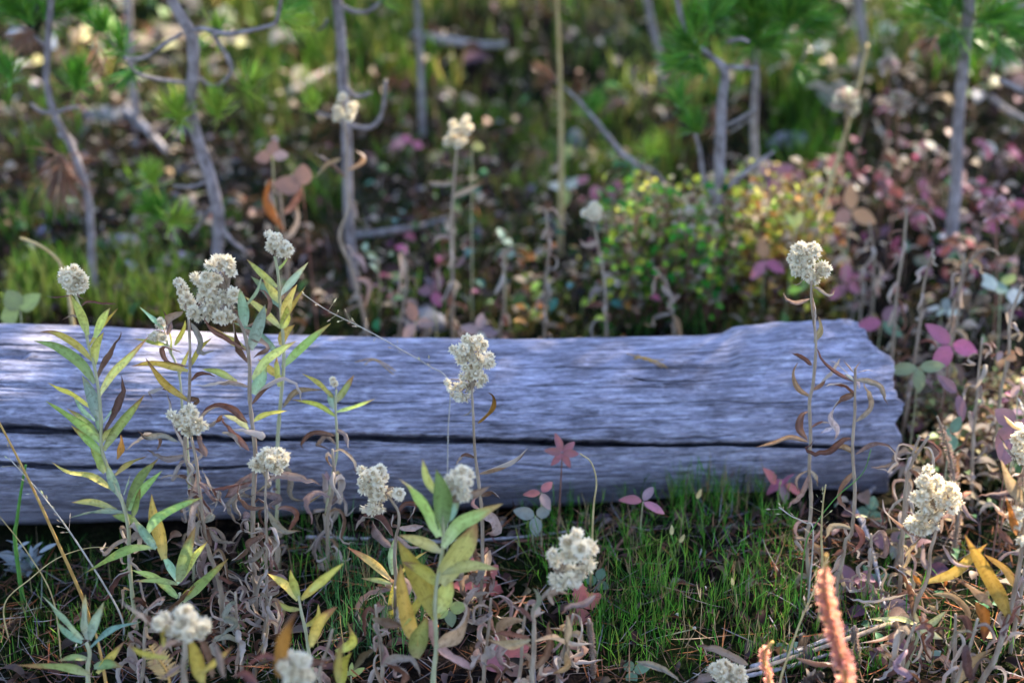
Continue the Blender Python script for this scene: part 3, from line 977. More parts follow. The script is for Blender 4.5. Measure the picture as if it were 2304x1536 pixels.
everlasting("everlasting with a tall crooked column of cream flower heads before the middle of the log", 'I',
    [(935, 1130), (955, 1300), (962, 1536), ('C', 1105, 200), ('C', 1120, 450), ('C', 1125, 700), ('C', 1130, 900), ('C', 1110, 1100), ('C', 1070, 1350)], 1.22,
    [('I', 'O', 42, [(975, 1355), (1060, 1260), (1075, 1180), (1040, 1145)]), ('I', 'p', 12, [(945, 1250), (910, 1290), (850, 1310)]), ('C', 't', 56, [(1112, 155), (1250, 100), (1350, 55), (1430, -15)]),
     ('C', 'b', 38, [(1090, 60), (1010, 40), (950, 110)]), ('C', 'b', 36, [(1112, 310), (1190, 275), (1250, 320)]), ('C', 'p', 82, [(1130, 440), (1190, 450), (1220, 520), (1150, 560)]),
     ('C', 'b', 52, [(1125, 750), (1090, 690), (1085, 635)]), ('C', 'p', 60, [(1115, 830), (1010, 850), (1020, 940), (1120, 910)]), ('C', 'p', 34, [(1110, 390), (1070, 350), (1100, 300)]),
     ('C', 'p', 56, [(1120, 820), (1070, 840), (1180, 870)]), ('C', 'b', 44, [(1120, 1000), (1180, 880), (1160, 740)]), ('C', 'p', 44, [(1130, 960), (1080, 960), (1190, 940)])],
    [(905, 795), (940, 805), (985, 795), (1015, 825), (1000, 860), (815, 860), (845, 885), (875, 855), (925, 850), (955, 870), (865, 930), (900, 915), (940, 930), (980, 920), (1050, 915), (1025, 945), (1055, 950), (890, 980),
     (935, 985), (975, 975), (880, 1035), (920, 1030), (960, 1020), (1000, 1040), (1015, 1060), (945, 1075), (985, 1090), (775, 1080), (795, 1115), (840, 1110), (880, 1090), (920, 1130), (860, 1150), (820, 1165), (885, 1175), (845, 1185)],
    r=.0019, seed=10, droop=(.6, 1, 22))

everlasting("everlasting with nodding white flower heads hanging from a bent stalk below the log", 'C',
    [(490, 280), (530, 340), (565, 410), (580, 500), (555, 570), (545, 700), (545, 850), (550, 1000), (565, 1300)], 1.175,
    [('C', 'b', 62, [(535, 565), (440, 450), (350, 455), (290, 530)]), ('C', 'p', 74, [(525, 640), (450, 560), (400, 465)]), ('C', 'b', 40, [(570, 415), (620, 355), (690, 365), (630, 480)]),
     ('C', 'p', 46, [(580, 515), (660, 515), (745, 495)]), ('C', 's', 50, [(540, 820), (530, 680), (545, 590)]), ('C', 'y', 54, [(520, 850), (400, 740), (240, 640)]),
     ('C', 'y', 36, [(530, 880), (430, 855), (330, 845)]), ('C', 'y', 96, [(560, 1180), (555, 1000), (565, 830)]), ('C', 'o', 36, [(560, 850), (690, 720), (780, 660)]),
     ('C', 'p', 64, [(530, 920), (380, 960), (310, 1090), (420, 1190)]), ('C', 'b', 46, [(545, 1045), (440, 1060), (380, 1130)]), ('C', 'b', 34, [(580, 505), (530, 500), (540, 420)]),
     ('C', 'p', 34, [(560, 560), (640, 640), (730, 640)])],
    [(345, 190), (375, 165), (415, 155), (455, 160), (475, 185), (335, 215), (370, 215), (415, 200), (445, 210), (350, 255), (385, 250), (420, 245), (450, 260), (480, 270), (405, 295), (440, 300), (470, 305), (385, 385),
     (410, 345), (440, 360), (420, 395), (455, 390), (400, 405), (535, 285), (560, 275), (580, 285), (570, 305)], r=.002, seed=11, droop=(.55, 1, 16), extra=.2)

everlasting("big blurred yellow-green everlasting nearest the middle of the picture, with yellow lower leaves", 'C',
    [(870, 420), (862, 560), (855, 700), (845, 850), (830, 1050), (815, 1300), (800, 1536)], 1.03,
    [('C', 'g', 88, [(850, 570), (780, 400), (690, 270), (580, 190)]), ('C', 'g', 104, [(858, 520), (860, 300), (825, 125)]), ('C', 'y', 42, [(830, 300), (760, 180), (735, 60)]),
     ('C', 'g', 74, [(870, 640), (970, 500), (1100, 430), (1265, 352)]), ('C', 'y', 134, [(850, 880), (950, 700), (1040, 570), (1090, 450)]), ('C', 'y', 58, [(855, 670), (740, 610), (580, 560)]),
     ('C', 'y', 62, [(860, 810), (1040, 765), (1240, 785)]), ('C', 'o', 64, [(840, 890), (730, 790), (600, 735)]), ('C', 'o', 116, [(825, 1110), (740, 900), (650, 740), (570, 590)]),
     ('C', 'o', 84, [(690, 1290), (640, 1100), (600, 900), (590, 750)]), ('C', 'y', 96, [(820, 1060), (890, 950), (935, 830)]), ('C', 'g', 92, [(690, 1370), (710, 1240), (765, 1090)]),
     ('C', 's', 66, [(865, 480), (920, 400), (980, 320)]), ('C', 't', 46, [(920, 335), (1050, 300), (1185, 235)]), ('C', 'p', 74, [(825, 1280), (900, 1360), (1050, 1440), (1120, 1330)]),
     ('C', 't', 84, [(830, 1300), (960, 1180), (1020, 1060), (1000, 1000)]), ('C', 'b', 52, [(400, 1110), (520, 1150), (620, 1170)]), ('C', 'o', 46, [(600, 1160), (680, 1050), (775, 890)]),
     ('C', 'p', 60, [(815, 1100), (790, 1200), (840, 1330)])],
    [(920, 190), (960, 160), (995, 140), (1030, 165), (900, 220), (945, 215), (990, 200), (1030, 210), (930, 260), (975, 250), (1015, 260), (960, 295), (1005, 305), (1040, 290)], r=.0022, seed=12, droop=(.8, 1, 4), size=1.0, green=True, extra=.1, wide=1.3, dscale=.5)

everlasting("blurred everlasting with large round cream heads, right of the big yellow-green plant", 'C',
    [(1610, 880), (1500, 1050), (1470, 1150), (1465, 1350), (1460, 1536)], 1.03,
    [('C', 'b', 42, [(1475, 1140), (1380, 1060), (1290, 1005)]), ('C', 't', 62, [(1450, 1250), (1300, 1290), (1155, 1245)]), ('C', 'b', 42, [(1440, 1240), (1300, 1215), (1190, 1210)]),
     ('C', 'b', 62, [(1480, 1440), (1570, 1300), (1565, 1120)]), ('C', 't', 62, [(1475, 1260), (1600, 1245), (1720, 1290), (1855, 1275)]), ('C', 'p', 44, [(1600, 1020), (1570, 960), (1620, 925), (1700, 945)]),
     ('C', 'p', 52, [(1880, 955), (1800, 1015), (1720, 1020), (1640, 1080)]), ('C', 'p', 60, [(1690, 1090), (1705, 1200), (1680, 1330)]), ('C', 't', 52, [(1680, 1330), (1690, 1420), (1590, 1475)]),
     ('C', 'p', 40, [(1470, 1060), (1500, 980), (1460, 900)])],
    [(1750, 560), (1690, 610), (1730, 620), (1820, 620), (1845, 650), (1780, 650), (1600, 690), (1610, 740), (1690, 700), (1740, 700), (1800, 740), (1830, 760), (1660, 770), (1720, 790), (1610, 850), (1640, 880), (1700, 850), (1740, 860), (1770, 820)], r=.0022, seed=13, droop=(.5, 1, 8), size=1.2, extra=.1)

everlasting("blurred white flower cluster with brown leaves low at the left front, above a dry fern", 'B',
    [(1215, 1220), (1235, 1330), (1250, 1536)], .94,
    [('B', 'o', 92, [(1335, 1536), (1280, 1330), (1240, 1230)]), ('B', 'b', 74, [(1090, 1230), (930, 1100), (790, 1000)]), ('B', 'o', 38, [(1110, 1370), (940, 1340), (830, 1270)]),
     ('B', 'b', 60, [(1400, 1500), (1350, 1300), (1300, 1240)]), ('B', 'p', 46, [(1200, 1250), (1080, 1300), (1000, 1420)]), ('B', 'o', 40, [(1080, 1300), (1070, 1180), (1080, 1120)]),
     ('B', 'o', 44, [(1330, 1470), (1440, 1380), (1540, 1290)]), ('B', 'p', 40, [(1240, 1400), (1140, 1440), (1040, 1536)])],
    [(1045, 1140), (1085, 1110), (1120, 1150), (1100, 1180), (1150, 1200), (1190, 1070), (1225, 1060), (1205, 1110), (1250, 1100), (1180, 1160), (1230, 1160), (1270, 1140), (1310, 1130), (1345, 1170), (1290, 1190), (1250, 1210), (1320, 1210), (1200, 1210)], r=.0022, seed=14, droop=(.4, 1, 8), size=1.0, extra=.1)

everlasting("blurred white flower cluster cut by the bottom edge, left of the middle", 'B',
    [(1950, 1480), (1960, 1560), (1970, 1700)], .90,
    [('B', 'O', 104, [(1840, 1500), (1870, 1200), (1965, 1040)]), ('B', 'b', 44, [(1860, 1400), (1740, 1365), (1620, 1430)]), ('B', 'b', 40, [(2040, 1410), (2140, 1380), (2260, 1350)]),
     ('B', 'o', 60, [(2230, 1536), (2240, 1350), (2260, 1250)]), ('B', 'b', 70, [(1700, 1536), (1620, 1480), (1540, 1500)]), ('B', 'p', 60, [(1480, 1500), (1440, 1330), (1400, 1240)])],
    [(1890, 1380), (1930, 1360), (1970, 1370), (2005, 1385), (1870, 1430), (1915, 1420), (1960, 1420), (2000, 1430), (1930, 1470), (1975, 1470), (2020, 1475), (1950, 1510), (2000, 1515), (2040, 1500), (1910, 1500)], r=.0022, seed=15, droop=(.5, 1, 5), size=1.05, extra=.1)

everlasting("tall straight everlasting with a compact white head standing before the log's right end", 'J',
    [(478, 480), (490, 700), (502, 950), (495, 1100), (485, 1400), (478, 1533), ('K', 468, 500), ('K', 465, 800), ('K', 470, 1000), ('K', 465, 1200), ('L', 462, 300), ('L', 470, 600), ('L', 455, 900)], 1.26,
    [('J', 'p', 16, [(420, 470), (380, 530), (335, 535), (322, 500)]), ('J', 'p', 36, [(492, 565), (530, 565), (600, 620), (660, 625), (685, 570)]), ('J', 'p', 42, [(475, 655), (370, 690), (280, 665), (240, 600)]),
     ('J', 'p', 30, [(492, 640), (518, 760), (510, 900)]), ('J', 't', 58, [(500, 1030), (550, 920), (538, 805)]), ('J', 'b', 48, [(480, 1225), (400, 1160), (305, 1125)]),
     ('J', 't', 52, [(475, 1500), (370, 1420), (330, 1300), (365, 1200)]), ('J', 'b', 56, [(492, 1440), (600, 1330), (730, 1165)]), ('K', 'b', 64, [(445, 530), (375, 430), (400, 320), (460, 290)]),
     ('K', 't', 46, [(450, 548), (300, 508), (150, 560), (0, 595)]), ('K', 'b', 36, [(480, 425), (570, 385), (640, 390)]), ('K', 'p', 34, [(455, 785), (360, 850), (365, 980)]),
     ('K', 'p', 60, [(455, 830), (390, 1000), (270, 1120)]), ('K', 'p', 36, [(465, 790), (510, 840), (535, 910)]), ('K', 'p', 38, [(455, 1225), (370, 1240), (345, 1330), (395, 1420)])],
    [(345, 235), (375, 220), (405, 235), (330, 275), (320, 310), (355, 300), (390, 275), (430, 250), (465, 215), (500, 215), (525, 240), (490, 255), (520, 285), (475, 290), (430, 300), (400, 320), (360, 335), (460, 335), (345, 385), (375, 395),
     (350, 430), (410, 400), (440, 410), (475, 420), (440, 455), (480, 460), (520, 465), (545, 385), (580, 375), (610, 405), (600, 440), (560, 430), (510, 495), (470, 490)], r=.0019, seed=16, droop=(.72, 1, 7), size=.95, extra=.2)

everlasting("flowerless withered everlasting with curling brown leaves, right of the tall straight one", 'J',
    [(855, 1250), (850, 1340), (862, 1533), ('K', 850, 300), ('K', 842, 600), ('K', 845, 900), ('K', 830, 1100), ('K', 800, 1350), ('L', 790, 300), ('L', 740, 520), ('L', 700, 700), ('L', 690, 900)], 1.225,
    [('J', 'b', 38, [(840, 1365), (680, 1280), (570, 1180), (520, 1070)]), ('K', 'p', 62, [(845, 25), (980, 38), (1085, 80), (1110, 170), (1140, 235)]), ('J', 'p', 16, [(845, 1330), (865, 1250), (905, 1190)]),
     ('J', 'p', 16, [(850, 1300), (800, 1230), (750, 1180)]), ('J', 'p', 14, [(800, 1300), (700, 1215), (640, 1190)]), ('J', 'b', 20, [(870, 1290), (940, 1270), (1020, 1272)]),
     ('J', 'w', 32, [(845, 1370), (800, 1320), (760, 1300)]), ('J', 'w', 34, [(890, 1430), (860, 1350), (825, 1330)]), ('J', 'b', 48, [(860, 1480), (750, 1385), (590, 1400)]),
     ('K', 'b', 62, [(850, 140), (720, 185), (655, 285)]), ('K', 'w', 62, [(670, 265), (640, 330), (700, 440), (675, 535)]), ('K', 'w', 42, [(665, 420), (610, 455), (555, 478)]),
     ('K', 'p', 52, [(862, 375), (980, 275), (995, 180), (930, 40)]), ('K', 'b', 58, [(840, 525), (760, 520), (640, 620), (490, 655), (430, 600), (505, 545)]), ('K', 't', 52, [(840, 650), (760, 590), (640, 600)]),
     ('K', 'b', 52, [(860, 655), (1000, 580), (1150, 600), (1205, 700), (1150, 800), (1050, 790)]), ('K', 'b', 64, [(840, 805), (720, 950), (720, 1080), (870, 1190)]), ('K', 'Y', 30, [(860, 1195), (910, 1182), (962, 1192)]),
     ('K', 'p', 62, [(830, 1300), (720, 1260), (640, 1275), (588, 1395)]), ('K', 'b', 62, [(850, 1250), (910, 1380), (830, 1500)]), ('K', 'b', 44, [(780, 1380), (800, 1450), (835, 1540)]),
     ('L', 'p', 46, [(730, 560), (780, 700), (860, 740), (960, 695)]), ('L', 'b', 44, [(760, 390), (690, 420), (640, 440)])], r=.0020, seed=17, droop=(.55, 1, 8))

everlasting("warm-lit everlasting with a chunky cream head and long tan leaves, near the right edge", 'K',
    [(1560, 1150), (1540, 1350), ('L', 1485, 400), ('L', 1460, 620), ('L', 1400, 820), ('L', 1290, 1080), ('L', 1200, 1280), ('L', 1130, 1533)], 1.12,
    [('K', 't', 42, [(1410, 1380), (1250, 1260), (1120, 1150), (1090, 1040)]), ('L', 't', 46, [(1285, 445), (1350, 340), (1440, 260)]), ('L', 'p', 60, [(1490, 560), (1430, 450), (1440, 320)]),
     ('L', 'd', 88, [(1475, 665), (1700, 590), (1850, 460), (1990, 335)]), ('L', 'b', 58, [(1430, 725), (1250, 785), (1050, 845), (780, 800)]), ('L', 'b', 58, [(1345, 960), (1340, 750), (1270, 600), (1115, 515)]),
     ('L', 't', 68, [(1520, 770), (1700, 785), (1835, 920), (1780, 1090), (1620, 1160)]), ('L', 't', 78, [(1280, 1060), (1080, 1150), (890, 1190)]), ('L', 'b', 104, [(1380, 1160), (1200, 1370), (990, 1540)]),
     ('L', 'b', 52, [(1330, 1300), (1400, 1330), (1390, 1440), (1280, 1485)]), ('L', 't', 44, [(1480, 860), (1560, 900), (1555, 810)]), ('L', 'O', 60, [(1420, 690), (1370, 650), (1350, 600)]),
     ('L', 'O', 46, [(1590, 610), (1630, 660), (1620, 720)]), ('L', 'p', 44, [(1390, 860), (1450, 900), (1520, 940)]), ('K', 'p', 50, [(1590, 1330), (1600, 1180), (1700, 1210), (1640, 1350)]),
     ('K', 'p', 44, [(1570, 1220), (1670, 1130), (1640, 960)]), ('K', 'p', 36, [(1760, 1050), (1820, 1170), (1920, 1250)])],
    [(1415, 890), (1450, 870), (1430, 930), (1475, 920), (1510, 895), (1560, 870), (1580, 905), (1480, 965), (1540, 950), (1430, 1010), (1400, 1050), (1450, 1060), (1500, 1040), (1560, 1010), (1600, 980), (1640, 960), (1680, 930), (1710, 970),
     (1650, 1010), (1720, 1020), (1690, 1060), (1740, 1090), (1640, 1080), (1690, 1120), (1580, 1080), (1460, 1110), (1520, 1120), (1570, 1150), (1530, 1180), (1480, 1160), (1400, 1180), (1440, 1190), (1350, 1230), (1390, 1230), (1440, 1240), (1330, 1260), (1490, 1250), (1530, 1270), (1380, 1290), (1430, 1310), (1480, 1300)],
    r=.0021, seed=18, droop=(.6, 1, 10), extra=.1)

everlasting("everlasting at the right edge with broad yellow and orange leaves and small white heads", 'L',
    [('K', 2330, 700), ('K', 2310, 1100), (2295, 400), (2245, 750), (2150, 1080), (2030, 1350), (1930, 1533)], 1.08,
    [('K', 't', 94, [(2320, 1100), (2200, 920), (2105, 700)]), ('K', 'O', 84, [(2240, 1350), (2210, 1150), (2145, 1010)]), ('K', 't', 52, [(2200, 1225), (2100, 1130), (2010, 1055)]),
     ('K', 'b', 62, [(2210, 1425), (2120, 1350), (2065, 1265)]), ('K', 'p', 42, [(2310, 880), (2150, 980), (1870, 1010)]), ('L', 'd', 134, [(2170, 960), (2080, 750), (1950, 520), (1795, 260)]),
     ('L', 'd', 74, [(2230, 725), (2150, 560), (1955, 425)]), ('L', 't', 80, [(2040, 885), (1900, 740), (1695, 615)]), ('L', 'b', 62, [(2110, 1065), (2180, 940), (2295, 845)]),
     ('L', 'p', 36, [(1610, 360), (1680, 470), (1760, 520), (1900, 545)]), ('L', 'O', 114, [(1890, 840), (1960, 950), (1960, 1170)]), ('L', 't', 62, [(2110, 1190), (2230, 1120), (2310, 1105)]),
     ('L', 't', 94, [(1740, 1540), (1870, 1330), (2070, 1215)]), ('L', 'b', 40, [(2310, 1050), (2260, 970), (2220, 930)]), ('K', 'b', 46, [(2310, 840), (2230, 820), (2190, 850)]), ('L', 'p', 44, [(2050, 700), (1960, 800), (1880, 870)])],
    [('K', 0, 0)] and [(2210, 85), (2235, 60), (2260, 80), (2200, 110), (2240, 110), (2225, 145), (2255, 150), (2245, 180), (2280, 310), (2290, 290)], r=.0024, seed=19, droop=(.5, 1, 8), size=.85)

everlasting("lone pale yellow rosette of narrow leaves low at the right, before the chunky cream head", 'L',
    [(1405, 1030), (1380, 1160), (1310, 1350), (1260, 1533)], 1.115,
    [('L', 'Y', 64, [(1400, 1045), (1250, 990), (1100, 988), (975, 982)]), ('L', 'Y', 76, [(1400, 1035), (1500, 1105), (1610, 1155)]), ('L', 'Y', 62, [(1420, 1060), (1520, 1010), (1635, 915)]),
     ('L', 'Y', 42, [(1400, 1010), (1375, 970), (1370, 910)]), ('L', 'p', 50, [(1425, 1010), (1440, 960), (1415, 915)]), ('L', 'Y', 60, [(1395, 1110), (1430, 1080), (1460, 1020)])], r=.0018, seed=20, droop=(.4, 1, 6), green=True)

everlasting("white flower head lying low at the bottom edge beside a fallen grey stem", 'D',
    [(620, 1290), (800, 1230), (1000, 1175), (1350, 1060), (1560, 1000)], 1.07,
    [('D', 'p', 44, [(80, 1210), (220, 1255), (345, 1335)]), ('D', 'p', 60, [(520, 1300), (450, 1310), (400, 1340)]), ('D', 'p', 50, [(720, 1230), (560, 1150), (420, 1120)]), ('D', 'b', 44, [(1000, 1190), (1150, 1220), (1300, 1210)])],
    [(525, 1250), (555, 1235), (585, 1225), (610, 1250), (540, 1280), (575, 1270), (600, 1290), (640, 1255), (670, 1265), (655, 1290), (685, 1300), (625, 1310), (570, 1310), (655, 1325), (600, 1325)], r=.0022, seed=21, droop=(.3, .3, 0), extra=.2, lean=.115)

everlasting("white flower head peeping in at the right edge above the orange leaves", 'K',
    [(2330, 640), (2360, 900), (2380, 1300)], 1.16, [('K', 't', 60, [(2310, 450), (2200, 380), (2130, 320)]), ('K', 'p', 30, [(2320, 720), (2180, 650), (2080, 480)])],
    [(2240, 520), (2270, 495), (2300, 500), (2250, 560), (2290, 550), (2240, 640), (2275, 620), (2300, 660), (2290, 700), (2320, 600)], r=.002, seed=22, droop=(.4, 1, 8))

# --- flowering stalks behind the log -----------------------------------------------------------
everlasting("blurred everlasting behind the log with a small head against the sapling left of the middle", 'N',
    [(225, 800), (240, 1000), (245, 1200), (250, 1400), ('I', 40, 100), ('I', 120, 300), ('I', 190, 600), ('I', 220, 760)], 1.83,
    [('N', 'b', 40, [(240, 1200), (130, 1090), (15, 1030)]), ('N', 't', 40, [(200, 1070), (100, 1110), (20, 1210)]), ('N', 't', 44, [(250, 1150), (350, 1100), (360, 1050), (290, 1010)]), ('N', 'p', 40, [(245, 1330), (290, 1420), (335, 1500)]),
     ('I', 'p', 40, [(120, 200), (190, 260), (220, 350)])],
    [(200, 665), (215, 650), (180, 740), (200, 770), (175, 790), (260, 720), (290, 710), (280, 750), (255, 790), (230, 780)], r=.0026, seed=31, droop=(.5, .95, 8), size=1.15)
everlasting("blurred everlasting behind the log with white heads leaning left, in the middle distance", 'N',
    [(985, 980), (970, 1100), (955, 1300), ('I', 810, 60), ('I', 800, 250), ('I', 810, 450), ('I', 800, 700)], 1.9,
    [('N', 'b', 36, [(960, 1110), (880, 1090), (835, 1010)]), ('N', 'p', 46, [(960, 1230), (860, 1240), (770, 1230)]), ('N', 'p', 46, [(950, 1340), (1060, 1290), (1170, 1220)]), ('I', 'p', 44, [(800, 100), (720, 110), (660, 150)]),
     ('I', 'p', 40, [(810, 300), (870, 260), (890, 200)])],
    [(1050, 800), (1035, 830), (1070, 860), (1045, 880), (1000, 870), (970, 880), (945, 900), (930, 940), (920, 960), (960, 930), (1000, 940), (1030, 950), (990, 970)], r=.0028, seed=32, droop=(.4, 1, 14), size=1.15)
everlasting("blurred everlasting with a bent white head behind the log, left of the green shrub", 'I',
    [(1760, 20), (1800, 200), (1830, 400), (1830, 600), (1840, 780)], 1.8,
    [('I', 'p', 50, [(1800, 130), (1700, 150), (1660, 110)]), ('I', 'p', 46, [(1830, 440), (1760, 460), (1720, 560)]), ('I', 'b', 46, [(1830, 560), (1760, 560), (1690, 580)])],
    [(1700, -60), (1730, -80), (1770, -70), (1790, -90), (1740, -40), (1780, -40), (1760, -110)], r=.0024, seed=33, droop=(.3, 1, 10), size=1.1)
everlasting("dead curled-leaved stalk behind the log, left of the first flowering stalk", 'Z', [(630, 430), (640, 520), (645, 600), (650, 720)], 1.9,
    [('Z', 'p', 18, [(632, 440), (612, 430), (620, 470), (630, 500)]), ('Z', 'b', 18, [(640, 480), (660, 460), (680, 420)]), ('Z', 'O', 22, [(640, 520), (600, 450), (610, 400)]), ('Z', 'p', 16, [(640, 540), (670, 500), (665, 450)])], r=.0026, seed=34, droop=(.3, 1, 8))
for k_, (lab, st, Yk) in enumerate([
        ("dry brown stalk with drooping leaves behind the log, under the middle of the picture", [(1228, 470), (1235, 560), (1230, 660), (1225, 735)], 1.82),
        ("short pale dry stalk behind the log, left of the brown drooping stalk", [(1132, 560), (1134, 620), (1130, 700), (1128, 740)], 1.82),
        ("tan dry stalk in front of the leafy green shrub behind the log", [(1470, 600), (1500, 640), (1512, 700), (1515, 740)], 1.8),
        ("withered grey stalk with a hooked tip at the right, behind the log's end", [(2040, 470), (2035, 560), (2020, 650), (2010, 760)], 1.7),
        ("withered stalk with hanging strap leaves at the right, beside the hooked stalk", [(2100, 560), (2080, 640), (2065, 730), (2050, 830)], 1.62),
        ("tall withered stalk with pale hanging leaves at the far right edge", [(2300, 640), (2280, 720), (2265, 800), (2250, 900)], 1.5),
        ("dry stalk between the log's right end and the purple three-leaved sprig", [(2070, 980), (2050, 1040), (2040, 1120), (2020, 1240)], 1.32),
        ("dry drooping stalk behind the chunky cream head at the right", [(2090, 980), (2045, 1060), (2030, 1160), (2025, 1290)], 1.25),
        ("thin dead stalk low before the log, between two flowering plants left of the middle", [(748, 1010), (752, 1080), (742, 1160), (738, 1250)], 1.27),
        ("small dead stalk left of the flowering stalk in the middle distance", [(905, 560), (912, 620), (905, 700), (900, 750)], 1.84)]):
    everlasting(lab, 'Z', st, Yk, r=.0022, seed=50 + k_, droop=(0, 1, 12), name="dead_stalk", droop_kinds="ppbpbt")

for k_, (lab, st, Yk, nd_) in enumerate([
        ("tangle of withered leaves in the bottom left, right of the blue-green seedling", [(330, 1370), (322, 1430), (318, 1500), (316, 1570)], 1.10, 16),
        ("withered stalk between the left blurred white cluster and the small yellow shoot", [(530, 1330), (540, 1400), (545, 1480), (548, 1570)], 1.12, 20),
        ("withered stalk with crinkled leaves at the bottom, under the small yellow shoot", [(610, 1340), (600, 1420), (590, 1500), (585, 1580)], 1.14, 20),
        ("withered tangle at the bottom, left of the big yellow-green plant", [(845, 1360), (850, 1430), (858, 1500), (860, 1580)], 1.08, 16),
        ("withered stalk right of the big yellow-green plant, before the toothed red leaf", [(1105, 1345), (1100, 1420), (1095, 1500), (1090, 1580)], 1.08, 18),
        ("pale withered stalk at the bottom, between the red clover-like sprig and round cream heads", [(1185, 1360), (1180, 1430), (1172, 1500), (1170, 1580)], 1.05, 14),
        ("twisted withered stalk right of the round cream heads' stem", [(1290, 1380), (1275, 1440), (1262, 1500), (1255, 1580)], 1.08, 16),
        ("withered tangle at the bottom right, below the pale yellow rosette", [(2060, 1400), (2040, 1460), (2020, 1530), (2010, 1600)], 1.06, 9),
        ("withered tangle at the bottom right corner, under the orange leaves", [(2200, 1390), (2180, 1450), (2160, 1520), (2150, 1600)], 1.06, 9),
        ("dark withered stalk between the pale yellow rosette and the orange leaves", [(2150, 1380), (2150, 1430), (2145, 1490), (2140, 1570)], 1.10, 8),
        ("withered stalk low in the right middle, behind the grey curved twig", [(1960, 1200), (1958, 1250), (1952, 1310), (1950, 1350)], 1.24, 12),
        ("withered stalk above the purple sprigs of the right edge", [(2210, 760), (2200, 840), (2195, 930), (2190, 1010)], 1.45, 14),
        ("thin withered stalk behind the log's end, under the pink three-leaved plant", [(1935, 600), (1940, 660), (1938, 710), (1936, 760)], 1.9, 10),
        ("withered stalk among the autumn leaves at the right, below the orange pierced leaf", [(1955, 500), (1965, 570), (1960, 640), (1958, 700)], 1.9, 10),
        ("withered stalk at the right, left of the white sunlit leaves", [(2170, 570), (2160, 650), (2150, 730), (2140, 800)], 1.66, 12)]):
    everlasting(lab, 'Z', st, Yk, r=.0019, seed=150 + k_, droop=(0, 1, nd_), name="dead_stalk", droop_kinds="ppbptbp")

# --- young leafy shoots ---------------------------------------------------------------------------
everlasting("fresh blue-green seedling with six narrow leaves in the bottom left corner", 'B',
    [(570, 1270), (590, 1340), (600, 1450), (610, 1600)], 1.06,
    [('B', 's', 76, [(545, 1250), (430, 1110), (280, 960)]), ('B', 's', 82, [(575, 1250), (565, 1100), (565, 950)]), ('B', 's', 62, [(590, 1250), (630, 1120), (685, 1000)]), ('B', 's', 60, [(590, 1310), (740, 1190), (930, 1130)]),
     ('B', 's', 46, [(540, 1270), (430, 1200), (370, 1130)]), ('B', 'g', 66, [(590, 1480), (420, 1420), (110, 1415)]), ('B', 'g', 42, [(580, 1375), (480, 1365), (380, 1390)]), ('B', 'g', 66, [(620, 1430), (720, 1410), (810, 1430)]),
     ('B', 'o', 60, [(640, 1470), (740, 1350), (820, 1260)])], r=.0024, seed=23, droop=(.6, 1, 4), green=True, name="leafy_shoot")
everlasting("small yellow shoot with three upright leaves, between two flowering plants at the left", 'B',
    [(1970, 960), (1985, 1060), (2020, 1200), (2050, 1400)], 1.10,
    [('B', 'o', 62, [(1965, 990), (1880, 890), (1760, 810)]), ('B', 'y', 62, [(1970, 975), (1940, 880), (1915, 785)]), ('B', 'o', 58, [(1985, 985), (2100, 880), (2250, 760)]), ('B', 'o', 66, [(2035, 1300), (2110, 1140), (2225, 1030)]),
     ('B', 'o', 46, [(2010, 1160), (2090, 1110), (2100, 1010)]), ('B', 'y', 38, [(1975, 1050), (1890, 1040), (1830, 990)])], r=.0018, seed=24, droop=(.6, 1, 5), green=True, name="leafy_shoot")
everlasting("yellow-leaved twiggy shoot low between the two nearest flower clusters, left of the middle", 'C',
    [(140, 1180), (110, 1300), (80, 1460), (70, 1700)], 1.02,
    [('C', 'o', 64, [(165, 1330), (280, 1260), (240, 1130)]), ('C', 'o', 60, [(-10, 930), (90, 850), (215, 745)]), ('C', 'o', 70, [(0, 1290), (60, 1130), (160, 1030)]), ('C', 'b', 60, [(170, 1500), (180, 1330), (205, 1220)]),
     ('C', 'o', 80, [(190, 1560), (210, 1400), (270, 1330)]), ('C', 'b', 50, [(100, 1420), (20, 1400), (-60, 1450)]), ('C', 'b', 50, [(280, 1450), (350, 1370), (420, 1310), (400, 1270)]), ('C', 'p', 60, [(460, 1430), (560, 1380), (680, 1390), (720, 1480)]),
     ('C', 'b', 70, [(600, 1540), (630, 1470), (560, 1420), (460, 1400)])], r=.0018, seed=25, droop=(.6, 1, 5), name="leafy_shoot")

# ------------------------------------------------------------------ pine saplings
def needle_tuft(acc, rng, pos, direc, n, length, spread, cols, width=.0013):
    d = unit(np.array(direc, float))
    dirs = unit(d[None] * rng.uniform(.35, 1.2, (n, 1)) + rng.normal(0, spread, (n, 3)))
    L = length * rng.uniform(.75, 1.1, n)
    st = pos[None] + d[None] * rng.uniform(-.5, .4, (n, 1)) * length * .5 + rng.normal(0, .002, (n, 3))
    mid = st + dirs * (L * .5)[:, None]
    tip = st + dirs * L[:, None] + d[None] * (L * .10)[:, None]
    w = unit(np.cross(dirs, rng.normal(0, 1, (n, 3)))) * width * .5
    v = np.stack([st - w * .7, mid - w, tip - w * .3, st + w * .7, mid + w, tip + w * .3], 1)
    acc.add(v, np.array([(0, 3, 4, 1), (1, 4, 5, 2)]), cols)


GREEN_N = [(.07, .22, .02), (.10, .28, .03), (.17, .34, .035), (.05, .15, .025)]
YELL_N = [(.26, .38, .04), (.36, .46, .06), (.20, .36, .04)]
DEAD_N = [(.26, .12, .06), (.32, .18, .10), (.20, .10, .06)]


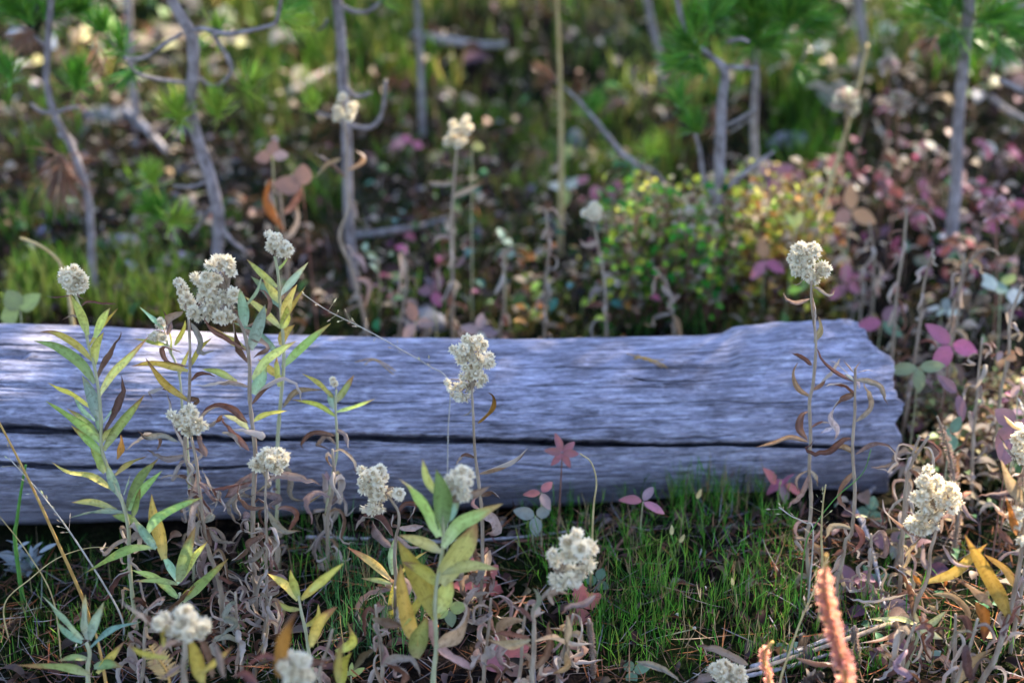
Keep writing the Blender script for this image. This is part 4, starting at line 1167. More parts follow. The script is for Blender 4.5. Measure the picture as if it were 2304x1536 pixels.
def crown_mesh(acc, wood, rng, top, base, spread, ntuft, nl=.055, npt=44):
    """Whorls of side branches with needle tufts, from base to top."""
    axis = top - base
    for k in range(ntuft):
        t = (k + rng.random()) / ntuft
        r = spread * (1.05 - t) ** .7 * math.sqrt(rng.uniform(.08, 1))
        az = rng.uniform(0, 2 * math.pi)
        s = base + axis * t
        e = s + np.array([math.cos(az) * r, math.sin(az) * r, rng.uniform(-.05, .18) * r + .03])
        mid = .5 * (s + e) - np.array([0, 0, .12 * r])
        if k % 2 == 0:
            tv, tf = tube([s, mid, e], [.007 * (1.1 - t), .005 * (1.1 - t) + .001, .002], 5, 7)
            wood[1].extend([tuple(i + len(wood[0]) for i in q) for q in tf])
            wood[0].extend(tv)
        for q in (mid * .4 + e * .6, e):
            needle_tuft(acc, rng, q, (e - s) + np.array([0, 0, .35 * r + .02]), npt, nl, .55, pick(rng, npt, GREEN_N, var=.2), .0016)


def sapling(label, trunk, Y0, Y1, w, branches=(), tufts=(), crown=None, seed=0, top_h=None):
    """trunk: photo polyline from the lowest point up; w: widths in px; Y0 at foot, Y1 at the top of the frame."""
    rng = np.random.default_rng(200 + seed)
    n = len(trunk)
    pts = [P(x, y, Y0 + (Y1 - Y0) * k / (n - 1)) for k, (x, y) in enumerate(trunk)]
    gz = float(ground_z(pts[0][0], pts[0][1]))
    foot = pts[0].copy()
    foot[2] = min(gz - .015, foot[2] - .01)
    pts = [foot] + pts
    r = [ww * .41 / F_PX * (depth(pts[1])) for ww in w]
    root = thing("pine_sapling", label, "sapling", (foot[0], foot[1], gz), "young pines growing behind the log")
    if crown:
        h, lean = crown
        top = pts[-1] + np.array([lean[0], lean[1], h])
        dr_ = unit(pts[-1] - pts[-2])
        q1 = pts[-1] + dr_ * .05
        q2 = q1 + unit(dr_ + np.array([0, 0, .5])) * .12
        q3 = q2 + unit(dr_ * .3 + np.array([0, 0, .8])) * .30
        top = q3 + np.array([lean[0], lean[1], h])
        pts2 = pts + [q1, q2, q3, q3 * .5 + top * .5, top]
        r = list(r) + [r[-1], r[-1] * .95, r[-1] * .8, r[-1] * .5, .003]
    else:
        pts2 = pts
    v, f = tube(pts2, [r[0] * 1.25] + list(r), 10, n=14 * len(pts2), jitter=.02, rng=rng)
    tr = obj("trunk", v, f, M_BARK, root)
    for bpts, bw in branches:
        m = len(bpts)
        dy = rng.normal(0, .04)
        bp = []
        for k, (x, y) in enumerate(bpts):
            tt = np.clip(np.interp(y, [q[1] for q in trunk[::-1]], [1 - i / (n - 1) for i in range(n)]), 0, 1)
            bp.append(P(x, y, Y0 + (Y1 - Y0) * tt + dy * k / m))
        rr = bw * .5 / F_PX * depth(bp[0])
        v, f = tube(bp, [rr, rr * .85, rr * .65], 7, n=6 * m, jitter=.05, rng=rng)
        obj("branch", v, f, M_BARK if bw > 0 else M_TWIGB, root)
    for q in tufts:
        x, y, rad, (dx, dz), kind = q[:5]
        num = q[5] if len(q) > 5 else 90
        tt = np.clip(np.interp(y, [p[1] for p in trunk[::-1]], [1 - i / (n - 1) for i in range(n)]), 0, 1)
        Yt = Y0 + (Y1 - Y0) * tt + rng.normal(0, .03)
        acc = Acc()
        pos = P(x, y, Yt)
        L = rad / F_PX * depth(pos)
        num = int(num * 1.6)
        needle_tuft(acc, rng, pos, (dx, rng.normal(0, .2) - .1, dz), num, L, .42, pick(rng, num, {'g': GREEN_N, 'y': YELL_N, 'd': DEAD_N}[kind], var=.22), .0019)
        acc.build("needle_tuft", M_NEEDLE, root)
    if crown:
        acc, wood = Acc(), ([], [])
        cb = pts[-1] + np.array([0, 0, .06])
        crown_mesh(acc, wood, rng, top, cb, .42 * h ** .6, 70)
        acc.build("crown", M_NEEDLE, root)
        obj("crown_branches", wood[0], wood[1], M_BARK, root)
    return root


sapling("thin crooked sapling by the left edge with a dead brown needle tuft", [(207, 590), (205, 520), (195, 430), (165, 340), (125, 262), (105, 190), (108, 100), (115, 0), (118, -40)], 2.02, 1.95, [19, 20, 21, 20, 18, 17, 16, 17, 17],
    [([(120, 255), (90, 250), (68, 232)], 11), ([(125, 255), (150, 245), (178, 240)], 10), ([(140, 300), (160, 318), (168, 330)], 22), ([(108, 110), (60, 70), (20, 55)], 9)],
    [(172, 190, 62, (0, 1), 'g', 120), (172, 180, 55, (.3, 1), 'g', 60), (135, 370, 100, (-.1, -1), 'd', 110), (60, 40, 70, (-.4, .4), 'g', 110), (30, 20, 70, (0, .6), 'g', 90), (110, 30, 70, (.3, .3), 'g', 90), (170, 25, 60, (.5, .3), 'g', 90), (65, 75, 50, (-.3, -.3), 'd', 60), (20, 170, 70, (-.2, .6), 'g', 60), (225, 135, 50, (0, -1), 'd', 12)],
    crown=(1.5, (-.15, .1)), seed=1)
sapling("stout bent sapling at the left with thin curving side branches", [(489, 590), (492, 520), (490, 470), (472, 395), (442, 305), (428, 232), (435, 165), (432, 85), (405, 35), (380, -10)], 1.97, 1.86, [29, 32, 32, 31, 30, 29, 29, 31, 27, 25],
    [([(428, 70), (455, 65), (480, 70), (520, 76), (600, 60), (622, 48), (632, 0), (636, -20)], 12), ([(480, 76), (492, 98), (512, 130), (520, 160), (500, 187), (472, 192), (445, 172)], 12), ([(410, 75), (370, 100), (330, 128), (290, 132), (262, 110), (236, 70)], 10),
     ([(425, 188), (380, 182), (340, 175), (305, 162), (282, 128)], 10), ([(462, 410), (430, 420), (390, 418)], 8), ([(475, 470), (450, 505), (430, 530)], 11), ([(455, 480), (420, 487), (385, 490)], 8), ([(488, 500), (520, 540), (552, 565)], 12)],
    [(488, 75, 48, (.1, 1), 'y', 60), (235, 65, 52, (-.1, 1), 'g', 60), (402, 262, 62, (0, 1), 'y', 90), (490, 250, 56, (0, 1), 'y', 90), (345, 405, 50, (-.1, 1), 'y', 70), (355, 480, 62, (-.3, .8), 'g', 110), (390, 500, 55, (.5, .5), 'y', 80), (632, 20, 75, (.5, .3), 'g', 60), (640, 40, 60, (.8, -.1), 'y', 40),
     (275, 110, 60, (-.2, .6), 'g', 40), (300, 160, 60, (-.4, -.3), 'g', 36), (215, 100, 60, (0, -1), 'd', 10), (560, 190, 60, (.3, .6), 'y', 50)],
    crown=(1.7, (-.2, .05)), seed=2)
sapling("straight slim sapling left of the middle with short hooked branches", [(800, 660), (790, 560), (783, 450), (780, 300), (772, 190), (768, 100), (758, 0), (754, -30)], 2.1, 2.0, [27, 27, 27, 27, 27, 27, 27, 25],
    [([(772, 185), (790, 210), (810, 217), (835, 208)], 12), ([(785, 280), (820, 288), (845, 280), (862, 245), (868, 180)], 11), ([(770, 15), (800, 27), (830, 25), (862, 0)], 12), ([(785, 262), (745, 262), (715, 255)], 9), ([(735, 45), (728, 60), (715, 70)], 9)],
    [(705, 240, 40, (-.2, 1), 'y', 50), (770, 110, 26, (.2, 1), 'y', 24), (700, 40, 60, (-.6, .2), 'y', 40), (860, -10, 60, (.3, 1), 'g', 50)], crown=(1.9, (.1, .1)), seed=3)
sapling("forked sapling right of the middle rising behind the leafy green shrub", [(1622, 690), (1612, 600), (1606, 500), (1618, 430), (1620, 330), (1624, 230), (1630, 160), (1600, 128), (1560, 95), (1535, 45), (1522, -10)], 2.05, 1.95, [33, 33, 32, 30, 28, 26, 24, 16, 15, 14, 13],
    [([(1620, 432), (1660, 402), (1700, 370), (1742, 340)], 12), ([(1628, 150), (1660, 152), (1705, 155)], 13), ([(1610, 445), (1585, 405), (1575, 340), (1565, 300)], 12), ([(1635, 95), (1665, 88), (1685, 95)], 11), ([(1618, 290), (1660, 270), (1700, 245)], 9)],
    [(1560, 110, 75, (-.7, .6), 'g', 80), (1580, 160, 80, (-.5, .2), 'g', 70), (1560, 60, 80, (0, .8), 'g', 80), (1610, 285, 45, (.1, .5), 'd', 50), (1570, 290, 60, (-.3, .4), 'g', 50), (1545, 140, 70, (-.9, .1), 'g', 60), (1530, 230, 60, (-.2, .7), 'g', 50), (1600, 40, 70, (.3, .7), 'g', 70)], crown=(1.5, (.1, .25)), seed=4)
sapling("upright sapling with long bright needles near the top, right of the forked one", [(1712, 520), (1704, 420), (1696, 300), (1700, 200), (1700, 110), (1690, 40), (1682, -20)], 2.25, 2.05, [22, 22, 21, 20, 17, 15, 14],
    [([(1700, 95), (1650, 88), (1632, 100)], 10), ([(1702, 100), (1770, 60), (1815, 20)], 8), ([(1815, 95), (1808, 130), (1790, 150)], 8), ([(1700, 260), (1655, 290), (1640, 300)], 7)],
    [(1700, 60, 95, (.1, .9), 'g', 150), (1690, 20, 95, (-.3, .8), 'g', 140), (1710, 95, 85, (.5, .2), 'g', 110), (1690, 90, 80, (-.6, .3), 'g', 100), (1800, 20, 80, (.3, .7), 'g', 120), (1815, 60, 75, (.4, .1), 'g', 100), (1770, 50, 80, (0, .6), 'g', 100), (1790, 150, 60, (.1, -.3), 'g', 30), (1640, 30, 75, (-.4, .7), 'g', 90)], crown=(1.9, (.2, .2)), seed=5)
sapling("bent dead-looking thin sapling in the middle whose tip leans left", [(1395, 540), (1398, 490), (1412, 430), (1430, 372), (1400, 345), (1370, 310), (1335, 265), (1290, 215), (1240, 175)], 2.12, 2.3, [15, 15, 15, 15, 15, 14, 11, 9, 7],
    [([(1430, 372), (1465, 382), (1500, 415), (1540, 440), (1572, 452)], 11), ([(1398, 525), (1430, 518), (1470, 500)], 10)],
    [(1240, 175, 50, (-.6, .4), 'd', 40), (1330, 250, 55, (.3, .8), 'g', 50), (1300, 205, 40, (.1, .3), 'd', 30), (1460, 350, 45, (.1, .9), 'y', 40)], seed=6)
sapling("straight sapling near the right edge with dark needles overhead", [(2150, 430), (2152, 330), (2160, 220), (2170, 120), (2178, 40), (2182, -20)], 2.1, 2.0, [31, 31, 30, 29, 28, 27],
    [([(2175, 60), (2230, 20), (2290, 5)], 9), ([(2172, 80), (2120, 50), (2080, 20)], 9), ([(2250, 180), (2290, 200), (2320, 215)], 13), ([(2240, 0), (2270, 18), (2320, 10)], 12)],
    [(2120, 30, 80, (-.5, .3), 'g', 100), (2170, 20, 80, (0, .5), 'g', 100), (2220, 40, 80, (.5, .2), 'g', 100), (2180, 70, 70, (.4, -.4), 'g', 80), (2140, 80, 70, (-.4, -.4), 'g', 80), (2270, 60, 70, (.6, -.2), 'g', 80), (2100, 90, 50, (-.3, -.3), 'd', 40), (2250, 100, 60, (.3, -.6), 'g', 60), (2070, 40, 60, (-.6, .2), 'y', 60)], crown=(1.8, (.15, .1)), seed=7)
for k_, (lab, tr, ya, w_, cr) in enumerate([
        ("far blurred trunk above the middle distance, left of the tall yellow stalk", [(948, 190), (944, 100), (938, 0), (936, -20)], 2.9, [16, 16, 15, 15], (2.1, (0, .2))),
        ("far blurred trunk at the top edge right of the tall yellow stalk", [(1490, 150), (1470, 70), (1452, -20)], 3.1, [17, 17, 17], (2.2, (.1, .2))),
        ("far blurred trunk at the top edge, right of the long-needled sapling", [(1945, 120), (1935, 40), (1930, -20)], 2.9, [24, 24, 24], (2.0, (.1, .1))),
        ("far blurred trunk at the top edge, left of the stout bent sapling", [(292, 110), (290, 40), (288, -20)], 2.8, [18, 18, 18], (1.7, (0, .2)))]):
    sapling(lab, tr, ya, ya, w_, crown=cr, seed=20 + k_)

# unseen pines added out of frame so that their crowns shade the clearing
SHADE = [(1.3, 2.85, 2.6), (1.02, 2.32, 2.3), (2.9, 1.7, 3.2), (2.0, 4.3, 3.6), (-.1, 5.2, 3.4), (3.3, 3.4, 3.6), (1.35, 4.6, 4.2), (2.9, 4.3, 4.6), (2.2, 5.6, 5.0), (-.6, 4.6, 3.8), (-1.7, 3.6, 3.2), (3.6, 2.2, 3.6), (-1.4, 5.8, 4.6), (.2, 6.0, 4.6)]
rng = np.random.default_rng(77)
pacc, pwood = Acc(), ([], [])
crown_mesh(pacc, pwood, rng, np.array([0, 0, 2.6]), np.array([0, 0, .62]), .62, 150, .07, 40)
first = None
for k in range(16):       # ring added behind and beside the viewer to block low sky light
    a = R(105 + 215 * k / 15)
    rr = 3.6 + 1.3 * (k % 3)
    SHADE.append((rr * math.sin(a), .8 + rr * math.cos(a), 4.2 + 1.3 * (k % 4)))
for i, (x, y, h) in enumerate(SHADE):
    gz = float(ground_z(x, y))
    root = thing("shade_pine", "unseen pine added to shade the clearing", "shade pine", (x, y, gz), "unseen pines added for shade around the clearing")
    if first is None:
        tv, tf = tube([(0, 0, -.05), (.01, 0, .8), (-.02, .01, 1.7), (0, 0, 2.62)], [.035, .028, .018, .004], 10, 40)
        parts = [bpy.data.objects.new("trunk", make_mesh("trunk", tv, tf, M_BARK)),
                 bpy.data.objects.new("crown", make_mesh("crown", np.vstack(pacc.v), np.vstack(pacc.f), M_NEEDLE, np.vstack(pacc.c))),
                 bpy.data.objects.new("crown_branches", make_mesh("crown_branches", pwood[0], pwood[1], M_BARK))]
        first = parts
    else:
        parts = [q.copy() for q in first]
    for q in parts:
        COL.objects.link(q)
        q.parent = root
    s = h / 2.6
    root.scale = (s, s, s)
    root.rotation_euler = (0, 0, i * 1.9)

# ------------------------------------------------------------------ small broad-leaved plants
def ovate(rng, c, d, nrm, L, wid, col, serr=0.0, cup=.15, n=11):
    """One leaflet: from c along d, in the plane with normal nrm."""
    d = unit(d)
    nrm = unit(nrm - d * np.dot(nrm, d))
    s = np.cross(nrm, d)
    t = np.linspace(0, 1, n)
    pr = np.sin(np.pi * np.clip(t, 0, 1) ** .8) ** .75
    pr[0], pr[-1] = .05, .02
    if serr:
        pr = pr * (1 + serr * ((np.arange(n) % 2) * 2 - 1) * (t > .2))
    v, cl, uv = [], [], []
    bend = rng.uniform(-.15, .25)
    for i in range(n):
        for u in (-1, -.5, 0, .5, 1):
            z = cup * L * (abs(u) * .35 * pr[i]) - bend * L * t[i] ** 2 + .012 * L * math.sin(9 * t[i] + 2 * u)
            v.append(c + d * (t[i] * L) + s * (u * pr[i] * wid * .5) + nrm * z)
            cc = np.array(col) * (1.0 + .12 * (u == 0)) * (1 - .10 * (abs(u) == 1))
            cl.append((*cc, .25))
            uv.append((u * .5 + .5, t[i]))
    f = [(i * 5 + j, i * 5 + j + 1, (i + 1) * 5 + j + 1, (i + 1) * 5 + j) for i in range(n - 1) for j in range(4)]
    return v, f, uv, cl


HUE = {'purple': (.19, .045, .09), 'magenta': (.42, .04, .14), 'pink': (.52, .12, .19), 'red': (.48, .055, .05), 'maroon': (.30, .035, .06), 'green': (.05, .20, .08), 'olive': (.17, .24, .08), 'teal': (.10, .24, .17),
       'pale': (.55, .60, .45), 'grey': (.20, .24, .20), 'mauve': (.20, .10, .12), 'yellow': (.50, .45, .07), 'orange': (.50, .20, .05), 'rust': (.30, .10, .05), 'lime': (.35, .42, .06), 'cream': (.62, .58, .45), 'dusty': (.38, .21, .17)}


def leafy_sprig(label, cx, cy, size, hue, n=3, Y=None, foot=None, face=.5, a0=None, wid=.62, serr=0, seed=0, name="three_leaved_plant", cat="plant", group="small three-leaved plants around the log", angs=None, stem=True, cluster=0):
    """A small plant with n leaflets round the point seen at (cx,cy); size = leaflet length in px; face: 0 lying flat, 1 turned to the viewer."""
    rng = np.random.default_rng(500 + seed)
    if Y is None:
        fx, fy = foot or (cx + rng.uniform(-6, 6), cy + size * .6)
        g = G(fx, fy)
        Y = g[1]
    c = P(cx, cy, Y)
    gz = float(ground_z(c[0], c[1]))
    c[2] = max(c[2], gz + .006)
    base = np.array([c[0] + rng.normal(0, .004), c[1] + .004, gz])
    root = thing(name, label, cat, base, group)
    if stem:
        v, f = tube([base - np.array([0, 0, .006]), .5 * (base + c) + rng.normal(0, .002, 3), c], [.0011, .0009, .0007], 5, 8)
        obj("stem", v, f, M_TWIGB if hue in ('purple', 'magenta', 'pink', 'red', 'maroon', 'rust', 'mauve') else M_STEM_G, root)
    nrm = unit(np.array([rng.normal(0, .15), -face, 1 - face * .75]))
    L = size / F_PX * depth(c)
    right = unit(np.cross(np.array([0, -1., 0.2]), nrm)) if abs(nrm[2]) < .9 else np.array([1., 0, 0])
    right = unit(right - nrm * np.dot(right, nrm))
    if right[0] < 0:
        right = -right
    up = np.cross(nrm, right)
    a0 = rng.uniform(0, 6) if a0 is None else R(a0)
    for k in range(n):
        a = R(angs[k % len(angs)] + 40 * (k // len(angs))) if angs else a0 + 2 * math.pi * k / n + rng.normal(0, .12)
        d = right * math.cos(a) + up * math.sin(a) + nrm * rng.normal(.05, .12)
        hh = hue if isinstance(hue, str) else hue[k % len(hue)]
        col = np.clip(np.array(HUE[hh]) * math.exp(rng.normal(0, .12)), 0, .85)
        off = rng.normal(0, cluster * L, 3) * np.array([1, .6, .55]) if cluster else 0
        if cluster:
            nrm = unit(np.array([rng.normal(0, .5), -face + rng.normal(0, .4), 1 - face * .6]))
            d = unit(d - nrm * np.dot(d, nrm))
        v, f, uv, cl = ovate(rng, c + d * L * .05 + off, d, nrm, L * rng.uniform(.8, 1.15), L * wid * rng.uniform(.8, 1.1), col, serr)
        obj("leaflet", v, np.array(f), M_ROUND, root, cl, uv)
    return root


S = leafy_sprig
S("dark maroon star of narrow leaflets hanging before the log's long crack", 1265, 1018, 42, 'maroon', 6, Y=1.345, face=.85, wid=.45, seed=1, a0=20)
S("pink and grey-brown sprig leaning on the log's foot, under the maroon star", 1218, 1108, 42, ('red', 'maroon', 'dusty'), 3, Y=1.34, face=.5, wid=.5, seed=2, angs=[175, 40, -75])
S("grey-green three-leaved sprig at the log's foot, below the pink leaning sprig", 1205, 1160, 44, 'grey', 3, Y=1.33, face=.85, seed=3, angs=[160, 20, -95], wid=.68)
S("pink folded sprig on a red stem at the log's foot, left of green grass", 1447, 1128, 50, ('maroon', 'mauve', 'pink'), 3, foot=(1400, 1230), face=.35, wid=.5, seed=4, angs=[170, 60, -40])
S("bright magenta sprig standing before the log, left of the tall straight everlasting", 1755, 1085, 46, ('magenta', 'red', 'purple'), 5, foot=(1755, 1150), face=.7, cluster=.22, serr=.06, seed=5, angs=[95, -30, -100, 200])
S("large purple three-leaved sprig right of the log's end", 2140, 775, 70, 'magenta', 3, Y=1.55, face=.75, seed=6, angs=[155, 5, -110], wid=.55)
S("olive-green three-leaved sprig right of the log's end, under the large purple one", 2066, 826, 62, 'olive', 3, Y=1.52, face=.85, seed=7, angs=[178, -5, -95], wid=.55)
S("emerald three-leaved sprig right of the log, behind a brown foxtail", 2140, 975, 46, 'green', 3, Y=1.42, face=.85, seed=8, angs=[95, -50, 215], wid=.72)
S("pink three-leaved sprig behind the log, right of the tall straight everlasting's head", 1905, 640, 46, 'pink', 3, Y=1.95, face=.7, seed=9, angs=[200, 70, -40])
S("red and orange sprig behind the log, left of the tall straight everlasting's head", 1722, 585, 52, ('orange', 'pink', 'magenta'), 3, Y=1.95, face=.8, seed=10, angs=[110, 240, -30])
S("purple sprig just above the top corner of the log's right end", 1985, 722, 56, ('magenta', 'purple', 'green'), 3, Y=1.75, face=.7, seed=11, angs=[170, 10, -70])
S("dark purple sprig hanging at the right edge, above the white head there", 2285, 955, 62, 'purple', 3, Y=1.33, face=.85, seed=12, angs=[95, 190, -60], wid=.7)
S("second dark purple sprig at the right edge, beneath the first", 2270, 985, 64, 'purple', 2, Y=1.30, face=.85, seed=13, angs=[-110, -30], wid=.8)
S("violet narrow leaf pair right of the log, below the olive-green sprig", 2155, 885, 62, 'purple', 2, Y=1.45, face=.8, seed=14, angs=[-70, 150], wid=.42)
S("toothed red leaf spread on the moss, behind the tall column of cream heads' foot", 1080, 1310, 62, 'red', 5, foot=(1080, 1335), face=.65, serr=.16, seed=15, wid=.55)
S("red-brown clover-like sprig at the bottom, right of the big yellow-green plant", 1140, 1478, 58, ('red', 'maroon', 'rust'), 4, foot=(1140, 1500), face=.55, seed=16, wid=.75)
S("toothed crimson leaf under the blurred round cream heads", 1308, 1365, 60, 'red', 4, foot=(1308, 1395), face=.8, serr=.16, seed=17, angs=[80, -90, -140, 20])
S("dusky purple sprig on the ground behind the orange foxtail", 1925, 1318, 56, ('purple', 'maroon', 'mauve'), 3, foot=(1925, 1335), face=.6, seed=18, angs=[110, -10, 200])
S("pair of dull mauve round leaves on the soil, left of the pale yellow rosette", 1995, 1372, 46, 'mauve', 3, foot=(1995, 1385), face=.7, seed=19, angs=[190, 0, 120], wid=.8)
S("mauve broad leaf pair shaded behind the withered everlasting's foot", 2005, 1225, 54, ('mauve', 'purple', 'grey'), 3, foot=(2005, 1245), face=.7, seed=20, wid=.75)
S("small clover with three bright leaflets at the bottom edge, right of the middle", 1425, 1508, 34, 'green', 3, foot=(1425, 1525), face=.6, seed=21, wid=.8)
S("small bluish clover in the gap between the two orange foxtails", 1770, 1462, 32, 'teal', 3, foot=(1770, 1478), face=.7, seed=22, angs=[100, -20, 200], wid=.7)
S("small teal clover beside the curved grey twig at the right", 1978, 1302, 32, 'teal', 3, foot=(1978, 1318), face=.7, seed=23, angs=[190, 10, -80], wid=.8)
S("small green clover under the grass left of the fine green clump", 1345, 1305, 34, 'green', 3, foot=(1345, 1322), face=.6, seed=24, wid=.8)
S("green clover in the shade at the right end of the log's foot", 1958, 1150, 40, 'green', 3, foot=(1958, 1172), face=.6, seed=25, wid=.8)
S("teal clover before the yellow rosette at the bottom right", 2090, 1482, 30, 'teal', 3, foot=(2090, 1498), face=.6, seed=26, wid=.7)
S("pale green leafy sprig among the roots of the big yellow-green plant", 1010, 1370, 44, ('lime', 'olive', 'lime'), 4, foot=(1000, 1420), face=.75, seed=27)
S("fresh green sprig at the bottom, left of the middle", 790, 1520, 34, 'lime', 3, foot=(790, 1545), face=.7, seed=28, angs=[60, 120, 0], wid=.45)
S("white sunlit leaf cluster near the right edge behind the log", 2250, 652, 44, ('pale', 'cream', 'teal', 'lime'), 5, Y=1.72, face=.6, seed=29, cluster=.35, wid=.75)  # whitish hues put the sunlight into the leaf colour
S("pale grey leaf cluster left of the white sunlit leaves", 2120, 690, 34, ('pale', 'grey', 'cream'), 5, cluster=.5, Y=1.78, face=.6, seed=30, wid=.7)
S("pale green leaf in the far middle, above the log", 1272, 425, 44, ('cream', 'lime', 'pale'), 3, Y=2.35, face=.6, seed=31)
S("single bright pink leaf far back, left of the middle", 928, 320, 30, 'magenta', 2, Y=2.4, face=.8, seed=32, wid=.8)
S("rust-coloured curled leaves on a thin stalk left of the slim sapling", 612, 350, 44, ('rust', 'rust', 'dusty'), 3, Y=1.9, foot=None, face=.8, seed=33, angs=[180, 75, -10], wid=.7)
S("large folded rust leaf under the curled rust leaves, left of the slim sapling", 680, 420, 60, 'rust', 2, Y=1.9, face=.85, seed=34, angs=[110, 200], wid=.7)
S("red autumn leaf cluster at the right, left of the straight sapling's foot", 1990, 430, 36, ('red', 'pink', 'red', 'rust', 'mauve'), 11, cluster=1.0, foot=(1990, 487), face=.75, seed=35)
S("orange hole-pierced leaf at the right, below the red autumn cluster", 1915, 475, 54, ('orange', 'rust'), 3, Y=1.95, face=.8, seed=36, wid=.7)
S("cluster of dusty pink leaves round the straight sapling's foot at the right", 2120, 415, 34, ('pink', 'dusty', 'mauve', 'purple'), 12, cluster=1.2, foot=(2120, 469), face=.6, seed=37)
S("pink leaves right of the straight sapling at the right edge", 2225, 335, 34, ('dusty', 'pink', 'cream'), 11, cluster=1.0, foot=(2225, 389), face=.6, seed=38)
S("cream and pink leaves left of the straight sapling", 2090, 335, 30, ('cream', 'dusty', 'pale', 'pink'), 10, cluster=1.0, foot=(2090, 383), face=.5, seed=39)
S("crimson leaf patch left of the leaning yellow stalk at the right", 1905, 385, 32, ('red', 'pink', 'maroon', 'red'), 10, foot=(1905, 436), cluster=1.0, face=.7, seed=60)
S("red leaf patch between the red autumn cluster and the dusty-pink seed head", 2085, 480, 32, ('red', 'magenta', 'pink', 'olive'), 11, foot=(2085, 531), cluster=1.1, face=.7, seed=61)
S("pink and crimson leaf patch below the straight sapling's foot", 2170, 505, 32, ('pink', 'red', 'dusty', 'green'), 11, foot=(2170, 556), cluster=1.1, face=.7, seed=62)
S("magenta leaf patch at the far right edge, level with the seed head", 2285, 455, 32, ('magenta', 'purple', 'red'), 10, foot=(2285, 506), cluster=1.0, face=.7, seed=63)
S("red and green leaf patch right of the hooked withered stalk", 2095, 585, 30, ('red', 'green', 'pink'), 9, foot=(2095, 633), cluster=1.0, face=.7, seed=64)
S("rusty red leaf patch above the white sunlit leaves at the right edge", 2235, 580, 30, ('rust', 'red', 'orange'), 9, foot=(2235, 628), cluster=1.0, face=.7, seed=65)
S("violet and red leaf patch right of the upright sapling", 1800, 400, 30, ('purple', 'red', 'mauve'), 8, Y=2.3, cluster=.9, face=.7, seed=66)
S("mauve leaf sprig behind the forked sapling", 1735, 395, 54, ('purple', 'mauve'), 3, Y=2.35, face=.7, seed=40)
S("pink and purple leaves far back over the log's middle, beside the pale leaf", 1345, 420, 28, ('pink', 'purple', 'magenta'), 7, cluster=.8, Y=2.3, face=.6, seed=41)
S("yellow leaf on an upright stalk behind the log, right of the green shrub", 1790, 510, 40, 'lime', 2, Y=1.95, face=.85, seed=42, angs=[60, 120], wid=.5)
S("lone yellow leaf beside the far middle flower heads", 1062, 325, 34, 'yellow', 1, Y=1.95, face=.85, seed=43, angs=[-70], wid=.6)
S("violet leaf sprig just behind the log, left of the middle", 975, 655, 40, ('purple', 'magenta'), 3, Y=1.9, face=.7, seed=44)
S("lime-green leaf glowing above the log at the far left", 45, 700, 62, 'lime', 3, Y=1.62, face=.75, seed=45, angs=[20, 100, 170], wid=.8)
S("small orange leaves lit at the right edge, right of the large purple sprig", 2265, 795, 28, ('orange', 'orange', 'dusty'), 6, cluster=.8, Y=1.5, face=.8, seed=46)
S("pale pink leaves at the right edge below the orange lit leaves", 2290, 870, 30, ('dusty', 'cream', 'pink'), 6, cluster=.8, Y=1.42, face=.7, seed=47)
S("teal leaves behind the log under the middle-distance flowering stalk", 1140, 545, 32, 'teal', 5, cluster=.6, Y=2.0, face=.5, seed=48)
S("teal leaves behind the log, right of the first flowering stalk", 850, 580, 30, ('teal', 'olive'), 5, cluster=.6, Y=1.98, face=.5, seed=49)
S("tan curled autumn leaf behind the log's top, left of the middle", 935, 725, 46, ('dusty', 'rust'), 3, Y=1.75, face=.7, seed=50)
S("pale lilac fallen leaves on the ground right behind the log's middle", 1080, 745, 46, ('dusty', 'cream', 'mauve'), 4, Y=1.72, face=.6, seed=51)

# seed head of a pinkish flower at the right, and the silver rosette at the left
def pom(label, cx, cy, rad, Y, foot, hue, seed):
    rng = np.random.default_rng(seed)
    c = P(cx, cy, Y)
    b = P(*foot, Y)
    b[2] = min(b[2], float(ground_z(b[0], b[1])))
    root = thing("seed_head_plant", label, "plant", b)
    v, f = tube([b, .5 * (b + c) + np.array([.004, 0, 0]), c], [.0016, .0014, .0012], 6, 10)
    obj("stem", v, f, M_TWIGB, root)
    acc = Acc()
    r = rad / F_PX * depth(c)
    n = 150
    d = unit(rng.normal(0, 1, (n, 3)) + np.array([0, 0, .5]))
    st, tip = c + d * r * .2, c + d * r * rng.uniform(.8, 1.1, (n, 1))
    w = unit(np.cross(d, rng.normal(0, 1, (n, 3)))) * r * .09
    acc.add(np.stack([st - w * .4, st + w * .4, tip + w, tip - w], 1), np.array([(0, 1, 2, 3)]), pick(rng, n, hue))
    acc.build("seed_head", M_PLAIN, root)


pom("fluffy dusty-pink seed head on a red stem at the right, behind the log", 2240, 472, 34, 1.78, (2255, 620), [HUE['dusty'], (.55, .35, .33)], 61)
pom("faded tan seed head at the upper right, left of the straight sapling", 1905, 235, 36, 2.1, (1890, 460), [HUE['cream'], (.42, .34, .26)], 62)
pom("second faded tan seed head at the upper right, nearer the straight sapling", 2022, 232, 30, 2.1, (2010, 440), [(.42, .33, .24), (.50, .42, .32)], 63)
pom("small cream seed head at the upper right, above the two faded ones", 2000, 150, 26, 2.25, (1995, 330), [(.45, .36, .30), (.50, .42, .36)], 64)

